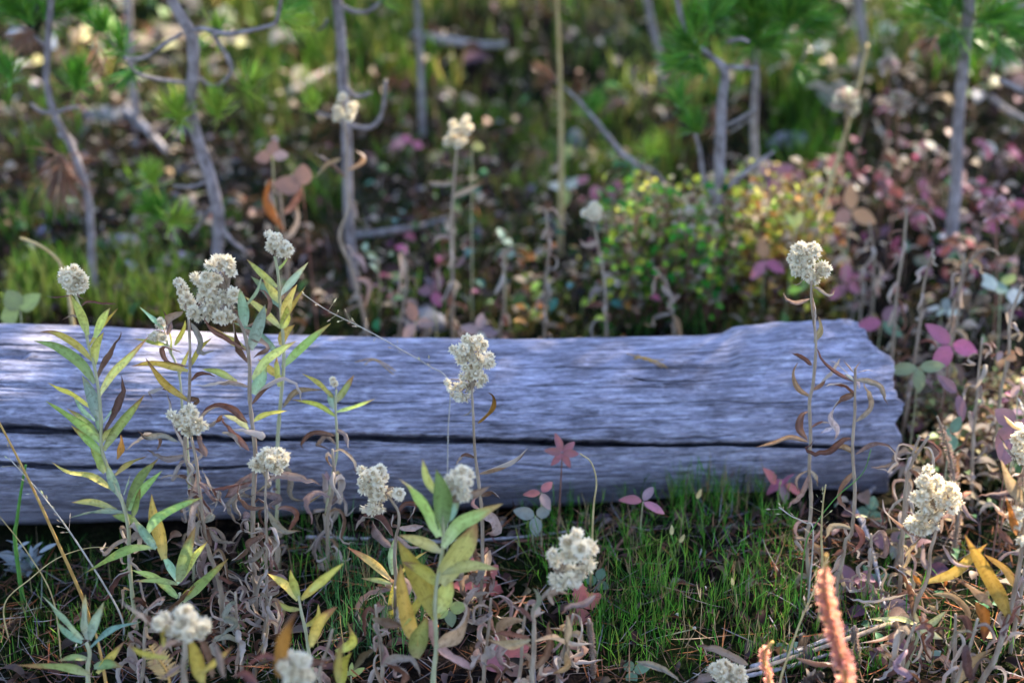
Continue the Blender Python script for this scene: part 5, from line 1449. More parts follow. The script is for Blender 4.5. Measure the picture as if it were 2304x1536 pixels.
rng = np.random.default_rng(66)
b0 = G(60, 1300)
root = thing("silvery_rosette", "silver-blue rosette of small spoon leaves at the left edge below the log", "plant", b0)
v, f = tube([b0 - np.array([0, 0, .01]), b0 + np.array([-.006, 0, .03]), P(45, 1240, b0[1])], [.0016, .0014, .001], 6, 10)
obj("stem", v, f, M_STEM_G, root)
for k in range(46):
    a = k * 2.4
    t = rng.uniform(0, 1)
    c = b0 * (1 - t) + P(50 + rng.normal(0, 22), 1238 + rng.normal(0, 18), b0[1] + rng.normal(0, .012)) * t
    d = np.array([math.cos(a), math.sin(a) * .7, rng.uniform(.2, 1.0)])
    vv, ff, uu, cc = ovate(rng, c, d, np.array([-d[0] * .5, -d[1] - .5, .8]), rng.uniform(.014, .026), rng.uniform(.0045, .0065), np.array((.24, .29, .30)) * rng.uniform(.8, 1.15))
    obj("leaf", vv, np.array(ff), M_ROUND, root, cc, uu)

# ------------------------------------------------------------------ foxtails, grass stalks, twigs
def foxtail(label, view, pts, Y, halfw, hue, seed, t0=.05, t1=.95, n=900, cat="foxtail"):
    rng = np.random.default_rng(seed)
    p3 = [P(*px_of(view, *q), Y) for q in pts]
    gz = float(ground_z(p3[-1][0], p3[-1][1]))
    if p3[-1][2] > gz:
        p3.append(np.array([p3[-1][0], p3[-1][1], gz - .01]))
    root = thing("foxtail_stalk", label, cat, (p3[-1][0], p3[-1][1], gz), "bristly stalks at the right front")
    v, f = tube(p3, [.0014, .0018, .002], 6)
    obj("stem", v, f, M_STRAWO if hue == 'salmon' else M_STEM, root)
    cl = catmull(p3, 200)
    t = rng.uniform(t0, t1, n)
    c = cl[(t * 199).astype(int)]
    ax = unit(np.gradient(cl, axis=0))[(t * 199).astype(int)]
    hw = halfw / VIEW[view][2] / F_PX * depth(p3[0])
    lobes = (.80 + .20 * np.abs(np.sin(t * 13 + seed))) * rng.uniform(.55, 1.15, n)
    d = unit(np.cross(ax, rng.normal(0, 1, (n, 3))))
    d = unit(d - ax * .35)
    L = hw * lobes * np.clip((t - t0) / .06 + .35, 0, 1) * np.clip((t1 - t) / .2 + .45, 0, 1)
    w = unit(np.cross(d, ax)) * (L * .10 + .00025)[:, None]
    tip = c + d * L[:, None]
    mid = c + d * (L * .55)[:, None] - ax * (L * .1)[:, None]
    vv = np.stack([c - w * .6, mid - w, tip - w * .12, c + w * .6, mid + w, tip + w * .12], 1)
    pal = {'salmon': [(.74, .33, .18), (.76, .40, .19), (.70, .28, .22)], 'brown': [(.26, .18, .14), (.33, .24, .18)]}[hue]
    tipc = {'salmon': np.array([.80, .38, .30]), 'brown': np.array([.30, .22, .18])}[hue]
    cc = pick(rng, n, pal, var=.12)
    cols = np.stack([cc, cc, tipc[None] * np.ones((n, 1)), cc, cc, tipc[None] * np.ones((n, 1))], 1)
    acc = Acc()
    acc.add(vv, np.array([(0, 3, 4, 1), (1, 4, 5, 2)]), cols)
    acc.build("bristles", M_PLAIN, root)


foxtail("tall salmon-orange bristly foxtail, the largest, at the right front", 'L', [(605, 430), (600, 620), (600, 780), (640, 950), (690, 1150), (730, 1300), (770, 1533)], .93, 104, 'salmon', 71, n=2300)
foxtail("short salmon foxtail at the bottom edge, left of the tall one", 'L', [(150, 1175), (80, 1260), (80, 1380), (120, 1533)], 1.0, 58, 'salmon', 72)
foxtail("thin brown bristly stalk right of the tall salmon foxtail", 'L', [(850, 1040), (850, 1150), (870, 1280), (890, 1420)], 1.14, 44, 'brown', 73)
foxtail("grey-brown bristly tip at the bottom edge, between the two salmon foxtails", 'L', [(590, 1450), (500, 1490), (430, 1540)], 1.1, 60, 'brown', 74)
foxtail("brown fuzzy foxtail leaning behind the chunky cream head", 'K', [(1560, 330), (1640, 560), (1690, 760), (1710, 950), (1740, 1150)], 1.33, 58, 'brown', 75)
foxtail("thin beaded stalk left of the blurred round cream heads' plant at the bottom", 'C', [(1830, 1110), (1850, 1250), (1860, 1400), (1865, 1536)], 1.12, 30, 'brown', 76)
foxtail("curved fuzzy seed tail drooping at the right, behind the log", 'J', [(2090, 280), (2020, 230), (1920, 260), (1830, 350), (1780, 460), (1730, 620), (1690, 800)], 1.62, 36, 'brown', 77, t1=.55)


def stalk(label, pts, Ys, w, mat, name="grass_stalk", cat="grass stalk", group="dry grass stalks", seeds=0, seed=0, view='Z', ground_end=True):
    rng = np.random.default_rng(900 + seed)
    n = len(pts)
    Ys = np.interp(np.linspace(0, 1, n), np.linspace(0, 1, len(Ys)), Ys)
    p3 = [P(*px_of(view, *q), Y) for q, Y in zip(pts, Ys)]
    gz = float(ground_z(p3[-1][0], p3[-1][1]))
    if ground_end and p3[-1][2] > gz:
        p3.append(np.array([p3[-1][0], p3[-1][1], gz - .008]))
    r = w * .5 / F_PX * depth(p3[0])
    v, f = tube(p3, [r * .45, r * .8, r], 6, n=10 * len(p3))
    if not seeds:
        o = obj(name, v, f, mat)
        tag(o, label, cat, group)
        return o
    root = thing(name, label, cat, (p3[-1][0], p3[-1][1], gz), group)
    obj("stem", v, f, mat, root)
    cl = catmull(p3, 120)
    acc = Acc()
    t = rng.uniform(.0, .42, seeds)
    c = cl[(t * 119).astype(int)]
    d = unit(rng.normal(0, .6, (seeds, 3)) + (cl[0] - cl[30])[None] / np.linalg.norm(cl[0] - cl[30]))
    L = rng.uniform(.004, .007, seeds)[:, None]
    ww = unit(np.cross(d, rng.normal(0, 1, (seeds, 3)))) * .0009
    off = d * rng.uniform(.002, .012, (seeds, 1))
    s0 = c + off
    acc.add(np.stack([s0, s0 + d * L * .5 + ww, s0 + d * L, s0 + d * L * .5 - ww], 1), np.array([(0, 1, 2, 3)]), pick(rng, seeds, [(.48, .38, .22), (.4, .33, .2)]))
    acc.add(np.stack([c - ww * .2, c + ww * .2, s0 + ww * .2, s0 - ww * .2], 1), np.array([(0, 1, 2, 3)]), pick(rng, seeds, [(.4, .33, .2)]))
    acc.build("seeds", M_PLAIN, root)
    return root


stalk("tall straight yellow stalk far back, right of the middle, reaching the top edge", [(1252, -30), (1258, 120), (1262, 260), (1263, 390)], [2.3, 2.25], 15, M_STRAW, seed=1)
stalk("leaning yellow stalk at the upper right, from the shrub up to the right", [(1952, 100), (1925, 220), (1890, 340), (1850, 470), (1830, 540)], [2.2, 2.0], 14, M_STRAW, seed=2)
stalk("orange dry stalk leaning across the log's left end", [(-15, 925), (60, 1070), (130, 1220), (195, 1370)], [1.16, 1.2], 9, M_STRAWO, seed=3)
stalk("pale thin stalk at the left edge below the log", [(-10, 1150), (60, 1240), (120, 1350)], [1.13, 1.15], 4, M_STRAW, seed=4)
stalk("pale wispy stalk crossing the log's left end behind the orange one", [(20, 1030), (100, 1120), (180, 1230), (270, 1380)], [1.2, 1.2], 5, M_STRAWP, seed=5, seeds=26)
stalk("fine seeding grass bowed over the log's top, left of the middle", [(680, 660), (740, 700), (830, 745), (900, 785), (960, 820), (1010, 860), (1008, 980), (1006, 1180)], [1.30, 1.33, 1.33], 3.4, M_STRAWP, seed=6, seeds=30)
stalk("arching pale grass blade at the left, across the dark gap under the log", [(265, 1232), (200, 1232), (130, 1255), (70, 1300), (10, 1360)], [1.22, 1.17], 3.5, M_STRAW, seed=7)
stalk("short green blade standing against the log's left end", [(58, 1045), (48, 1100), (38, 1170), (34, 1220)], [1.25, 1.26], 11, M_GSTALK, name="grass_culm", seed=8)
stalk("thin green grass stem slanting between the two right-hand everlastings", [('x')] and [(1960, 1010), (1940, 1065), (1880, 1120), (1835, 1180), (1810, 1240)], [1.2, 1.2], 4, M_GSTALK, name="grass_culm", seed=9)
stalk("yellow drooping grass blade above the log at the far left", [(45, 535), (85, 550), (120, 575), (140, 605), (160, 700)], [1.6, 1.62], 14, M_STRAW, name="grass_culm", seed=10)
stalk("thin straw with a hook right of the maroon star, before the log", [(1305, 1020), (1330, 1040), (1342, 1085), (1335, 1150), (1328, 1330)], [1.27, 1.25], 6, M_STRAW, seed=11)
stalk("straw stalk crossing behind the tall salmon foxtail", [(1850, 1280), (1830, 1330), (1800, 1400), (1775, 1470), (1755, 1536)], [1.08, 1.05], 7, M_STRAW, seed=12, seeds=16)
stalk("hooked straw stalk right of the tall straight everlasting's foot", [(1858, 1090), (1852, 1130), (1848, 1200), (1850, 1290)], [1.2, 1.2], 8, M_STRAW, seed=13, seeds=12)
stalk("beaded dry grass lying in the fine green clump's right side", [(1752, 1140), (1780, 1160), (1810, 1175), (1830, 1200)], [1.24, 1.22], 5, M_STRAWP, seed=14, seeds=14)
stalk("yellow lower straw at the left foot, right of the blue-green seedling", [(210, 1405), (222, 1450), (232, 1500), (240, 1550)], [1.08, 1.06], 9, M_STRAWO, seed=15)

TW = "dead twigs lying on the ground"
for k_, (lab, pts, w_, lift) in enumerate([
        ("long straight grey twig on the ground below the log, left of the middle", [(690, 1208), (820, 1212), (1000, 1218), (1170, 1208), (1300, 1192)], 9, .012),
        ("pale grey twig on the soil behind the blurred round cream heads", [(1130, 1222), (1260, 1210), (1390, 1235), (1470, 1222)], 6, .014),
        ("curved grey twig arching down at the right, behind the flowerless everlasting", [(1915, 1130), (1950, 1200), (1975, 1290), (1990, 1360)], 10, .02),
        ("reddish stem lying aslant left of the fine green clump", [(1445, 1160), (1410, 1205), (1370, 1250), (1340, 1290)], 8, .01),
        ("pale forked stick lying at the bottom right", [(1690, 1500), (1790, 1465), (1900, 1425), (2030, 1395)], 11, .012),
        ("second pale stick lying under the salmon foxtails", [(1680, 1520), (1770, 1500), (1870, 1470), (1960, 1455)], 10, .01),
        ("grey stick behind the log, pointing right, left of the middle", [(800, 530), (880, 520), (960, 505), (1010, 490)], 16, .02),
        ("grey stick far back across the upper middle", [(930, 80), (1000, 90), (1080, 102), (1140, 100)], 22, .05),
        ("brown stick lying far back at the upper left", [(650, 210), (700, 180), (760, 150)], 22, .04),
        ("pale stick lying behind the left saplings", [(280, 245), (330, 290), (375, 340)], 18, .04),
        ("grey branch lying at the right edge behind the straight sapling", [(2230, 220), (2270, 250), (2320, 275)], 14, .06),
        ("thin grey twig on the moss beside the toothed red leaf", [(1120, 1360), (1155, 1325), (1130, 1300)], 6, .01),
        ("brown twig lying behind the log's right end", [(1940, 1120), (1985, 1080), (2030, 1045)], 12, .012),
        ("rusty twig leaning at the bottom, left of the round cream heads' stem", [(1140, 1430), (1160, 1380), (1182, 1340)], 7, .02),
        ("orange-brown twig on the ground behind the big yellow-green plant", [(860, 1190), (885, 1165), (920, 1140)], 7, .012)]):
    rng = np.random.default_rng(950 + k_)
    p3 = []
    for x, y in pts:
        g = G(x, y)
        g[2] += lift * (.4 + .6 * rng.random())
        p3.append(P(x, y, g[1] - lift * 1.2))
    r = w_ * .5 / F_PX * depth(p3[0])
    v, f = tube(p3, [r, r * .9, r * .6], 7, n=14 * len(p3), jitter=.08, rng=rng)
    tag(obj("dead_twig", v, f, M_TWIGB if any(s in lab for s in ("red", "rust", "orange")) else M_TWIG), lab, "twig", TW)

# small yellow leaves on thin stems and two tiny pale puffballs in the fine grass
for k_, (lab, view, q, L, tl_) in enumerate([("small yellow leaf held up against the log above the fine green grass", 'D', (440, 250), 68, .3), ("small yellow leaf standing in the left part of the fine green grass", 'D', (285, 460), 60, .05),
        ("small slanting yellow leaf in the fine green grass, right of the upright yellow leaf", 'D', (343, 505), 64, .4), ("narrow yellow leaf deep in the middle of the fine green grass", 'D', (632, 752), 52, -.2)]):
    rng = np.random.default_rng(700 + k_)
    x, y = px_of(view, *q)
    g = G(x, y + 90)
    c = P(x, y, g[1])
    root = thing("yellow_leaf", lab, "leaf", g, "small yellow leaves in the fine grass")
    LL = L / VIEW[view][2] / F_PX * depth(c)
    d = np.array([tl_, 0, 1.])
    v, f = tube([g, .5 * (g + c) + np.array([.003, 0, 0]), c - unit(d) * LL * .5], [.0006, .0005, .0004], 4, 8)
    obj("stem", v, f, M_GSTALK, root)
    v, f, uv, cl = ovate(rng, c - unit(d) * LL * .5, d, np.array([.2, -1, .3]), LL, LL * .42, (.58, .46, .16))
    obj("blade", v, np.array(f), M_ROUND, root, cl, uv)
for lab, q, rr in (("tiny pale round puffball on the moss before the fine green grass", (318, 943), 17), ("tiniest pale puffball, right of the other in the moss", (413, 1007), 11), ("small whitish puffball half hidden in the fine green grass", (468, 790), 18)):
    x, y = px_of('D', *q)
    g = G(x, y + 10)
    rr = rr / 2.5487 / F_PX * 1.35
    pr = [(0, 0), (.35, .02), (.3, .6), (.6, .8), (.95, 1.3), (1, 1.8), (.75, 2.4), (.35, 2.72), (0.02, 2.8)]
    v = [g + np.array([math.cos(a) * r_ * rr, math.sin(a) * r_ * rr, h_ * rr - .001]) for r_, h_ in pr for a in np.linspace(0, 2 * math.pi, 12, endpoint=False)]
    f = [(i * 12 + j, i * 12 + (j + 1) % 12, (i + 1) * 12 + (j + 1) % 12, (i + 1) * 12 + j) for i in range(len(pr) - 1) for j in range(12)]
    tag(obj("puffball", v, f, M_PUFF), lab, "mushroom", "tiny puffballs in the moss")

# fallen orange needles lying on the log's top
rng = np.random.default_rng(99)
for lab, (px, py), n in (("pair of fallen orange pine needles lying on the log's top, right of the middle", (1470, 812), 4), ("fallen orange needle pair on the log's top, left of the middle", (830, 790), 2)):
    ph = np.linspace(-.2, 1.15, 300)
    x = (px - W0 / 2) / F_PX * 1.5
    k = int(np.argmin(abs(proj(log_point(np.full_like(ph, x), ph))[1] - py)))
    c = log_point(np.array([x]), np.array([ph[k]]), .004)[0]
    v, f = [], []
    for j in range(n):
        a0, a1 = rng.uniform(-.028, 0), rng.uniform(.01, .035)
        tv, tf = tube([log_point(np.array([x + a0]), np.array([ph[k] + rng.uniform(-.12, .12)]), .003)[0], c + rng.normal(0, .001, 3), log_point(np.array([x + a1]), np.array([ph[k] + rng.uniform(-.25, .15)]), .003)[0]], [.0005, .0007, .0004], 4, 9)
        f += [tuple(i + len(v) for i in q) for q in tf]
        v += tv
    tag(obj("fallen_needles", v, f, M_STRAWO), lab, "pine needles")

# dry fern frond under the low white cluster at the left front
rng = np.random.default_rng(808)
fp = [P(*px_of('B', *q), 1.03) for q in ((985, 1290), (1040, 1370), (1090, 1440), (1120, 1536))]
fb = np.array([fp[-1][0], fp[-1][1], float(ground_z(fp[-1][0], fp[-1][1]))])
root = thing("fern_frond", "small dry ochre fern frond under the low white flower cluster at the left front", "fern", fb)
v, f = tube(fp + [fb], [.0006, .0009, .0011, .0012, .0013], 5, 30)
obj("stem", v, f, M_STRAWO, root)
cl = catmull(fp, 40)
for k in range(24):
    i = 2 + int(k * 1.45)
    sd = 1 if k % 2 else -1
    ax = unit(cl[min(39, i + 1)] - cl[i - 1])
    d = unit(np.cross(ax, [0, -1, .2]) * sd - ax * .35)
    L = .010 * (.35 + .9 * math.sin(min(1, (i + 4) / 40) * 2.2))
    vv, ff, uu, cc = ovate(rng, cl[i], d, np.array([.1, -1, .4]), L, L * .22, np.array((.46, .28, .06)) * rng.uniform(.8, 1.15), .12)
    obj("leaflet", vv, np.array(ff), M_ROUND, root, cc, uu)

# grey stone by the bottom middle
rng = np.random.default_rng(5)
def stone(label, px, py, sx, sy, sz, seed):
    g = G(px, py)
    n1, n2 = 22, 14
    th, ph = np.meshgrid(np.linspace(0, 2 * math.pi, n1, endpoint=False), np.linspace(.02, math.pi - .02, n2))
    d = np.stack([np.cos(th) * np.sin(ph), np.sin(th) * np.sin(ph), np.cos(ph)], -1)
    k = 1 + .28 * (vnoise(d[..., 0] * 2.2 + seed, d[..., 1] * 2.2 + d[..., 2] * 1.7, seed) - .5) + .12 * (vnoise(d[..., 0] * 6 + seed, d[..., 2] * 6, seed + 2) - .5)
    v = (d * k[..., None] * np.array([sx, sy, sz])).reshape(-1, 3) + g + np.array([0, 0, sz * .25])
    ii = np.arange(n1 * n2).reshape(n2, n1)
    f = np.stack([ii[:-1], np.roll(ii, -1, 1)[:-1], np.roll(ii, -1, 1)[1:], ii[1:]], -1).reshape(-1, 4)
    tag(obj("grey_stone", v, f, M_STONE), label, "stone", "grey stones in the litter")
stone("blue-grey stone behind the left crooked sapling", 240, 270, .045, .035, .022, 7)
stone("grey stone lying right behind the log, left of the middle", 955, 735, .03, .025, .022, 9)
stone("small pale stone between the left saplings", 275, 550, .03, .025, .012, 13)
stone("pale grey stone far back right of the upright sapling", 1780, 325, .045, .03, .02, 17)
stone("grey upright stone far back, right of the tall yellow stalk", 1295, 350, .022, .02, .045, 21)

# ------------------------------------------------------------------ ground cover nobody could count
rng = np.random.default_rng(2024)


def on_ground(n, x0, x1, y0, y1, rng=rng):
    x, y = rng.uniform(x0, x1, n), rng.uniform(y0, y1, n)
    return np.stack([x, y, ground_z(x, y)], 1)


def px_region(n, x0, x1, y0, y1, rng=rng):
    """Ground points under a patch of the photo."""
    xs, ys = rng.uniform(x0, x1, n), rng.uniform(y0, y1, n)
    a, b = (xs - W0 / 2) / F_PX, (H0 / 2 - ys) / F_PX
    d = np.stack([a, CP + b * SP, -SP + b * CP], 1)
    t = np.full(n, .7)
    live = np.ones(n, bool)
    for _ in range(700):
        p = np.array([0, 0, CAM_H]) + d * t[:, None]
        live = live & (p[:, 2] > ground_z(p[:, 0], p[:, 1]))
        if not live.any():
            break
        t = np.where(live, t + .008, t)
    p = np.array([0, 0, CAM_H]) + d * t[:, None]
    p[:, 2] = ground_z(p[:, 0], p[:, 1])
    return p


def off_log(p, m=.0):
    """Drop points that would stand inside the log."""
    y, r = np.interp(p[:, 0], LX, LY), np.interp(p[:, 0], LX, LR)
    return p[~((abs(p[:, 1] - y) < r + m) & (p[:, 0] < .46))]


# moss: tiny upright shoots
acc = Acc()
for (n, box, L, pal) in [
        (30000, (-.75, .85, .92, 1.45), (.004, .012), [(.010, .024, .004), (.020, .038, .006), (.008, .015, .004), (.05, .062, .012)]),
        (26000, (-1.5, 1.5, 1.55, 3.2), (.008, .024), [(.016, .036, .006), (.04, .06, .010), (.09, .08, .018), (.010, .016, .005), (.06, .034, .018), (.08, .045, .03)]),
        (12000, (-2.5, 2.5, 3.0, 6.5), (.02, .05), [(.09, .12, .03), (.13, .16, .04), (.20, .19, .06), (.08, .10, .03)])]:
    p = off_log(on_ground(n, *box), .0)
    keep = vnoise(p[:, 0] * 7, p[:, 1] * 7, 61) + .25 * rng.random(len(p)) > .42
    p = p[keep]
    n = len(p)
    LL = rng.uniform(*L, n)
    c = pick(rng, n, pal, var=.3)
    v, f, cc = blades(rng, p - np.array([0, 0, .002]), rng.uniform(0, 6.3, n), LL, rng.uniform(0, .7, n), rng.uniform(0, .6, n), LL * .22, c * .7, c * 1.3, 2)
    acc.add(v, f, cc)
tag(acc.build("moss", M_PLAIN), "low moss and tiny green shoots carpeting the ground", "moss", kind="stuff")

# fallen needles, bits of stem and shrivelled leaves
acc = Acc()
for (n, box, L, w) in [(5200, (-.75, .85, .92, 1.42), (.02, .06), .0012), (5000, (-1.4, 1.4, 1.58, 3.0), (.03, .07), .0018), (2500, (-2.2, 2.2, 2.8, 6), (.05, .12), .004)]:
    p = off_log(on_ground(n, *box))
    n = len(p)
    p[:, 2] += rng.uniform(.002, .012, n)
    LL = rng.uniform(*L, n)
    c = pick(rng, n, [(.22, .08, .03), (.12, .055, .03), (.17, .11, .07), (.22, .19, .17), (.08, .04, .027), (.10, .08, .075)], [3, 3, 2, 2, 2, 2], .3)
    v, f, cc = blades(rng, p, rng.uniform(0, 6.3, n), LL, rng.uniform(1.2, 1.75, n), rng.normal(0, .35, n), np.full(n, w) * rng.uniform(.7, 1.8, n), c, c, 3)
    v[:, :, 2] = np.maximum(v[:, :, 2], ground_z(v[:, :, 0], v[:, :, 1]) + .001)
    acc.add(v, f, cc)
tl = leaf_template(.34, .25, 6, .5)
tl2 = leaf_template(.6, .12, 6, .25)
LIT = [(.08, .045, .03), (.055, .03, .02), (.17, .12, .085), (.03, .02, .016), (.11, .065, .05), (.07, .05, .046), (.04, .024, .018)]
for (n, box, L, hgt) in [(1100, (-.75, .85, .92, 1.42), (.010, .032), .012), (1000, (-1.3, 1.5, 1.58, 3.0), (.014, .036), .02), (600, (-2.2, 2.4, 2.9, 6), (.03, .08), .05)]:
    p = off_log(on_ground(n, *box))
    n = len(p)
    p[:, 2] += rng.uniform(.002, hgt, n)
    scatter_leaves(acc, rng, p, rng.uniform(*L, n), rng.uniform(0, 1.2, n), pick(rng, n, LIT, None, .3), tl)
tag(acc.build("leaf_litter", M_PLAIN), "fallen needles, shrivelled leaves and bits of stem strewn over the soil", "litter", kind="stuff")

# fine green horsetail-like grass: jointed stems with side twigs
acc = Acc()


def fine_grass(n, reg, L, pal, branch=3, lean=.75):
    p = off_log(px_region(n, *reg), -.015)
    n = len(p)
    az, ln, cv = rng.uniform(0, 6.3, n), lean * rng.uniform(0, 1, n) ** 1.6, rng.normal(0, .55, n)
    LL = rng.uniform(*L, n)
    c = pick(rng, n, pal, var=.28)
    dry = rng.random(n) < .14
    c[dry] = pick(rng, int(dry.sum()), [(.34, .25, .12), (.24, .15, .07)], var=.2)
    v, f, cc = blades(rng, p - np.array([0, 0, .003]), az, LL, ln, cv, rng.uniform(.0008, .0015, n), c * .35, c * 1.25, 4)  # blade feet coloured darker to suggest shade low in the clump
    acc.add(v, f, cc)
    for k in range(branch):
        i = rng.integers(1, 4, n)
        b = v[np.arange(n), i] * .5 + v[np.arange(n), i + 5] * .5
        v2, f2, c2 = blades(rng, b, rng.uniform(0, 6.3, n), LL * rng.uniform(.25, .55, n), rng.uniform(.3, .8, n), rng.normal(-.3, .3, n), np.full(n, .0009), c * .9, c * 1.4, 3)
        acc.add(v2, f2, c2)


FG = [(.045, .17, .015), (.07, .22, .02), (.11, .27, .03), (.04, .13, .02), (.18, .28, .04)]
fine_grass(330, (1390, 1800, 1150, 1420), (.022, .055), FG)
fine_grass(90, (1500, 1720, 1130, 1180), (.035, .07), FG)
fine_grass(200, (1250, 1500, 1230, 1500), (.025, .05), FG)
fine_grass(240, (740, 960, 1250, 1500), (.03, .065), [(.05, .15, .04), (.08, .20, .05), (.04, .11, .04)])
fine_grass(170, (60, 320, 1260, 1500), (.02, .045), FG, 1)
fine_grass(170, (1640, 2000, 1330, 1536), (.02, .045), FG)
fine_grass(150, (0, 760, 1400, 1536), (.015, .035), FG, 1)
fine_grass(130, (1850, 2304, 1250, 1536), (.02, .05), FG, 1)
fine_grass(150, (1330, 1820, 1370, 1530), (.02, .05), FG)
fine_grass(120, (1180, 1350, 1180, 1330), (.03, .06), FG, 1)
fine_grass(140, (560, 760, 1200, 1350), (.02, .05), FG, 1)
tag(acc.build("fine_grass", M_PLAIN), "fine branching green grass growing in clumps before the log", "grass", kind="stuff")

# grass behind the log
acc = Acc()


def back_grass(n, reg, L, pal, w=.003, lean=.35, clump=14):
    k = max(1, n // clump)
    c0 = px_region(k, *reg)
    p = np.repeat(c0, clump, 0)
    n = len(p)
    p[:, :2] += rng.normal(0, .018, (n, 2)) * (1 + .3 * (p[:, 1:2] - 1.6))
    p[:, 2] = ground_z(p[:, 0], p[:, 1])
    p = off_log(p, .01)
    n = len(p)
    c = pick(rng, n, pal, var=.38) * .72
    v, f, cc = blades(rng, p - np.array([0, 0, .003]), rng.uniform(0, 6.3, n), rng.uniform(*L, n) * .85, rng.uniform(0, lean, n), rng.uniform(0, 1.0, n), w * rng.uniform(.6, 1.4, n), c * .4, c * 1.2, 4)  # colour darkened at the foot as painted shade between blades
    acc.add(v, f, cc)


GG = [(.06, .18, .015), (.11, .25, .02), (.17, .29, .03), (.05, .12, .015)]
GY = [(.26, .29, .05), (.33, .31, .07), (.18, .26, .05), (.38, .28, .09)]
back_grass(260, (170, 420, 600, 725), (.04, .10), GG + GY, .004)
GB = [(.42, .56, .06), (.55, .62, .09), (.30, .46, .05), (.62, .55, .14)]
back_grass(420, (0, 420, 640, 735), (.04, .10), GB, .0035)
back_grass(160, (0, 2304, -60, 90), (.06, .14), GB, .007)  # brighter blades along the far edge, sunlight put into their colour
back_grass(90, (1400, 1760, 120, 260), (.05, .10), GB, .006)  # bright blade colour stands in for a sunlit patch
back_grass(240, (0, 180, 600, 730), (.04, .09), GG + GY[:1], .004)
back_grass(170, (0, 150, 180, 560), (.05, .12), GG, .004)
back_grass(300, (500, 760, 60, 560), (.05, .12), GG + GY[:2], .004)
back_grass(140, (180, 520, 60, 330), (.06, .14), GG + GY, .005)
back_grass(700, (520, 1000, -40, 260), (.07, .16), GG + GY[:2], .006)
back_grass(600, (1150, 1520, 280, 480), (.04, .10), GG + GY[:2], .004)
back_grass(700, (1500, 1960, -40, 260), (.07, .16), GG + GY, .006)
back_grass(500, (1720, 1900, 150, 420), (.05, .12), GG, .005)
back_grass(500, (1960, 2304, -40, 200), (.08, .18), GG + GY, .006)
back_grass(900, (800, 1500, 480, 740), (.02, .05), GG + GY, .003)
back_grass(1000, (820, 1500, 40, 460), (.03, .09), GG + GY[:2] + [(.20, .14, .06)], .005)
back_grass(160, (180, 820, 300, 600), (.03, .07), GG + GY[:1], .004)
back_grass(700, (1380, 1660, 560, 760), (.03, .07), [(.06, .20, .03), (.10, .24, .04)], .003)
back_grass(500, (1640, 1900, 580, 770), (.02, .06), GY + [(.40, .22, .05), (.30, .26, .05)], .003)
back_grass(300, (1150, 1420, 650, 770), (.02, .045), GY + [(.40, .26, .06)], .003)
back_grass(500, (2030, 2304, 700, 1150), (.02, .05), [(.14, .18, .05), (.26, .18, .08), (.10, .15, .04)], .0025)
STEMS = [(.16, .09, .065), (.24, .16, .12), (.09, .05, .04), (.30, .22, .17), (.14, .12, .12)]
back_grass(220, (1840, 2304, 200, 780), (.05, .16), STEMS, .0022, .5, 5)
back_grass(300, (2000, 2304, 700, 1200), (.03, .09), STEMS, .0018, .6, 5)
back_grass(420, (800, 1500, 400, 760), (.03, .10), STEMS, .002, .7, 4)
back_grass(300, (100, 800, 200, 720), (.03, .10), STEMS, .002, .8, 4)
back_grass(260, (820, 1560, 60, 420), (.05, .14), STEMS, .003, .8, 4)
back_grass(1500, (-300, 2600, -120, 60), (.10, .24), GG + GY, .008)
back_grass(500, (-300, 2600, -200, -60), (.15, .3), GG + GY, .012)
tag(acc.build("grass", M_PLAIN), "mixed green and yellow grass growing in tufts behind the log", "grass", kind="stuff")

# broad-leaved undergrowth behind the log and to its right
acc = Acc()


def under(n, reg, size, pal, h, wts=None, tmpl=tl2, var=.4):
    n = int(n * .6)
    p = off_log(px_region(n, *reg), .02)
    n = len(p)
    p[:, 2] += rng.uniform(.005, h, n)
    scatter_leaves(acc, rng, p, rng.uniform(*size, n), rng.uniform(.1, 1.2, n), pick(rng, n, pal, wts, var), tmpl)


MIX_BROWN = [(.13, .07, .045), (.26, .17, .12), (.07, .04, .035), (.04, .09, .02), (.20, .085, .07), (.08, .13, .04), (.20, .175, .18), (.03, .025, .02)]
under(420, (820, 1500, 420, 760), (.010, .028), MIX_BROWN, .05)
under(170, (820, 1500, 420, 760), (.014, .028), [HUE['teal'], HUE['green'], HUE['olive'], HUE['pink'], HUE['purple']], .07, [4, 3, 3, 1, 1])
under(380, (180, 820, 180, 760), (.012, .030), MIX_BROWN + [(.28, .17, .10), (.24, .14, .10)], .05)
under(420, (0, 560, 200, 700), (.012, .03), [(.20, .19, .22), (.12, .115, .14), (.05, .10, .04), (.05, .04, .04), (.14, .08, .05)], .03)
under(260, (820, 1500, 40, 430), (.015, .04), MIX_BROWN + [(.12, .17, .06), (.30, .27, .10), HUE['dusty']], .06)
under(420, (1850, 2304, 180, 760), (.012, .032), [HUE['dusty'], HUE['mauve'], HUE['purple'], HUE['cream'], (.20, .13, .09), HUE['pink'], HUE['rust'], (.06, .10, .04), (.05, .03, .025)], .08, [3, 2, 2, 1, 3, 4, 2, 4, 6])
under(380, (2020, 2304, 640, 1200), (.012, .03), [(.24, .15, .10), HUE['dusty'], HUE['olive'], HUE['purple'], (.30, .18, .08), (.07, .12, .04), (.06, .04, .03)], .07, [4, 1, 3, 1, 3, 4, 5])
under(500, (1650, 1900, 430, 760), (.012, .026), [HUE['lime'], HUE['yellow'], (.42, .30, .08), (.12, .20, .05), HUE['orange'], (.28, .14, .10)], .08, [3, 2, 3, 3, 1, 2])
under(200, (1150, 1420, 600, 770), (.012, .026), [HUE['yellow'], HUE['orange'], HUE['lime'], (.3, .16, .1)], .05)
under(260, (1640, 2304, -40, 300), (.03, .06), [HUE['cream'], HUE['olive'], (.40, .34, .14), (.14, .20, .06), HUE['dusty']], .10)
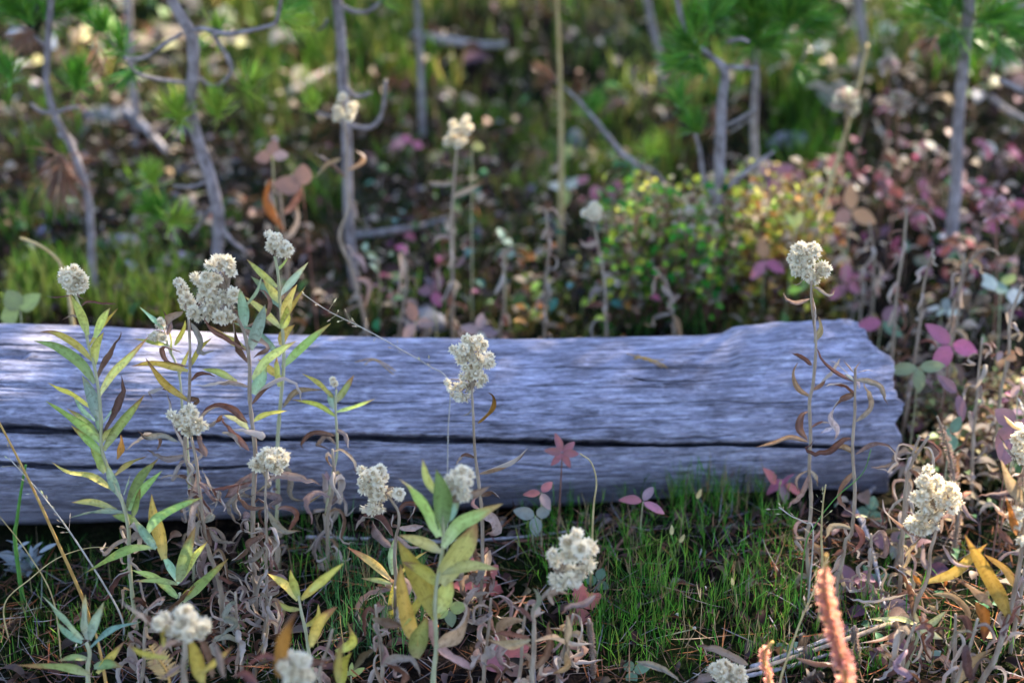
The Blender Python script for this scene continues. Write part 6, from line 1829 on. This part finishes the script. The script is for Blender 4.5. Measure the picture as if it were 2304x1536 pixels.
under(300, (0, 700, -40, 200), (.03, .06), [(.40, .36, .16), (.14, .22, .06), HUE['cream'], (.30, .2, .12)], .10)
under(110, (1850, 2304, 1120, 1500), (.012, .03), [(.22, .15, .12), (.30, .20, .12), HUE['mauve'], (.06, .14, .06)], .03)
tag(acc.build("undergrowth", M_ROUND), "mixed autumn leaves of low undergrowth behind and beside the log", "undergrowth", kind="stuff")


# leafy shrubs with small shiny leaves
def shrub(label, reg, n, h, pal, size, seed, name="leafy_shrub"):
    rg = np.random.default_rng(seed)
    p = off_log(px_region(n // 9, *reg, rng=rg), .02)
    c = p.mean(0)
    root = thing(name, label, "shrub", (c[0], c[1], float(ground_z(c[0], c[1]))), "low leafy shrubs behind the log")
    acc = Acc()
    sv, sf = [], []
    for b in p:
        hh = rg.uniform(.45, 1) * h
        top = b + np.array([rg.normal(0, .02), rg.normal(0, .02), hh])
        mid = .5 * (b + top) + rg.normal(0, .006, 3)
        tv, tf = tube([b - np.array([0, 0, .005]), mid, top], [.0013, .001, .0007], 4, 6)
        sf += [tuple(i + len(sv) for i in q) for q in tf]
        sv += tv
        m = 9
        t = rg.uniform(.3, 1, m)[:, None]
        loc = b * (1 - t) + top * t + rg.normal(0, .004, (m, 3))
        scatter_leaves(acc, rg, loc, rg.uniform(*size, m), rg.uniform(.2, 1.3, m), pick(rg, m, pal, var=.25), tl2)
    acc.build("foliage", M_ROUND, root)
    obj("stems", sv, sf, M_TWIGB, root)


shrub("bushy green shrub with small rounded leaves right behind the log, round the forked sapling's foot", (1385, 1645, 610, 745), 3000, .19, [(.05, .26, .02), (.10, .36, .03), (.34, .52, .04), (.02, .12, .015), (.58, .62, .06)], (.011, .020), 81)  # lightest leaf tones stand in for sun on the shrub
shrub("sparse yellow-leaved shrub behind the log, right of the forked sapling's foot", (1650, 1830, 600, 720), 1300, .18, [(.50, .50, .05), (.62, .54, .06), (.24, .34, .04), (.55, .28, .06)], (.011, .022), 82)
shrub("dark mossy shrublet at the right, just right of the log's end", (2040, 2290, 880, 1080), 900, .06, [(.14, .18, .05), (.28, .20, .08), (.36, .22, .08), (.10, .14, .05), (.30, .30, .10)], (.006, .012), 83)
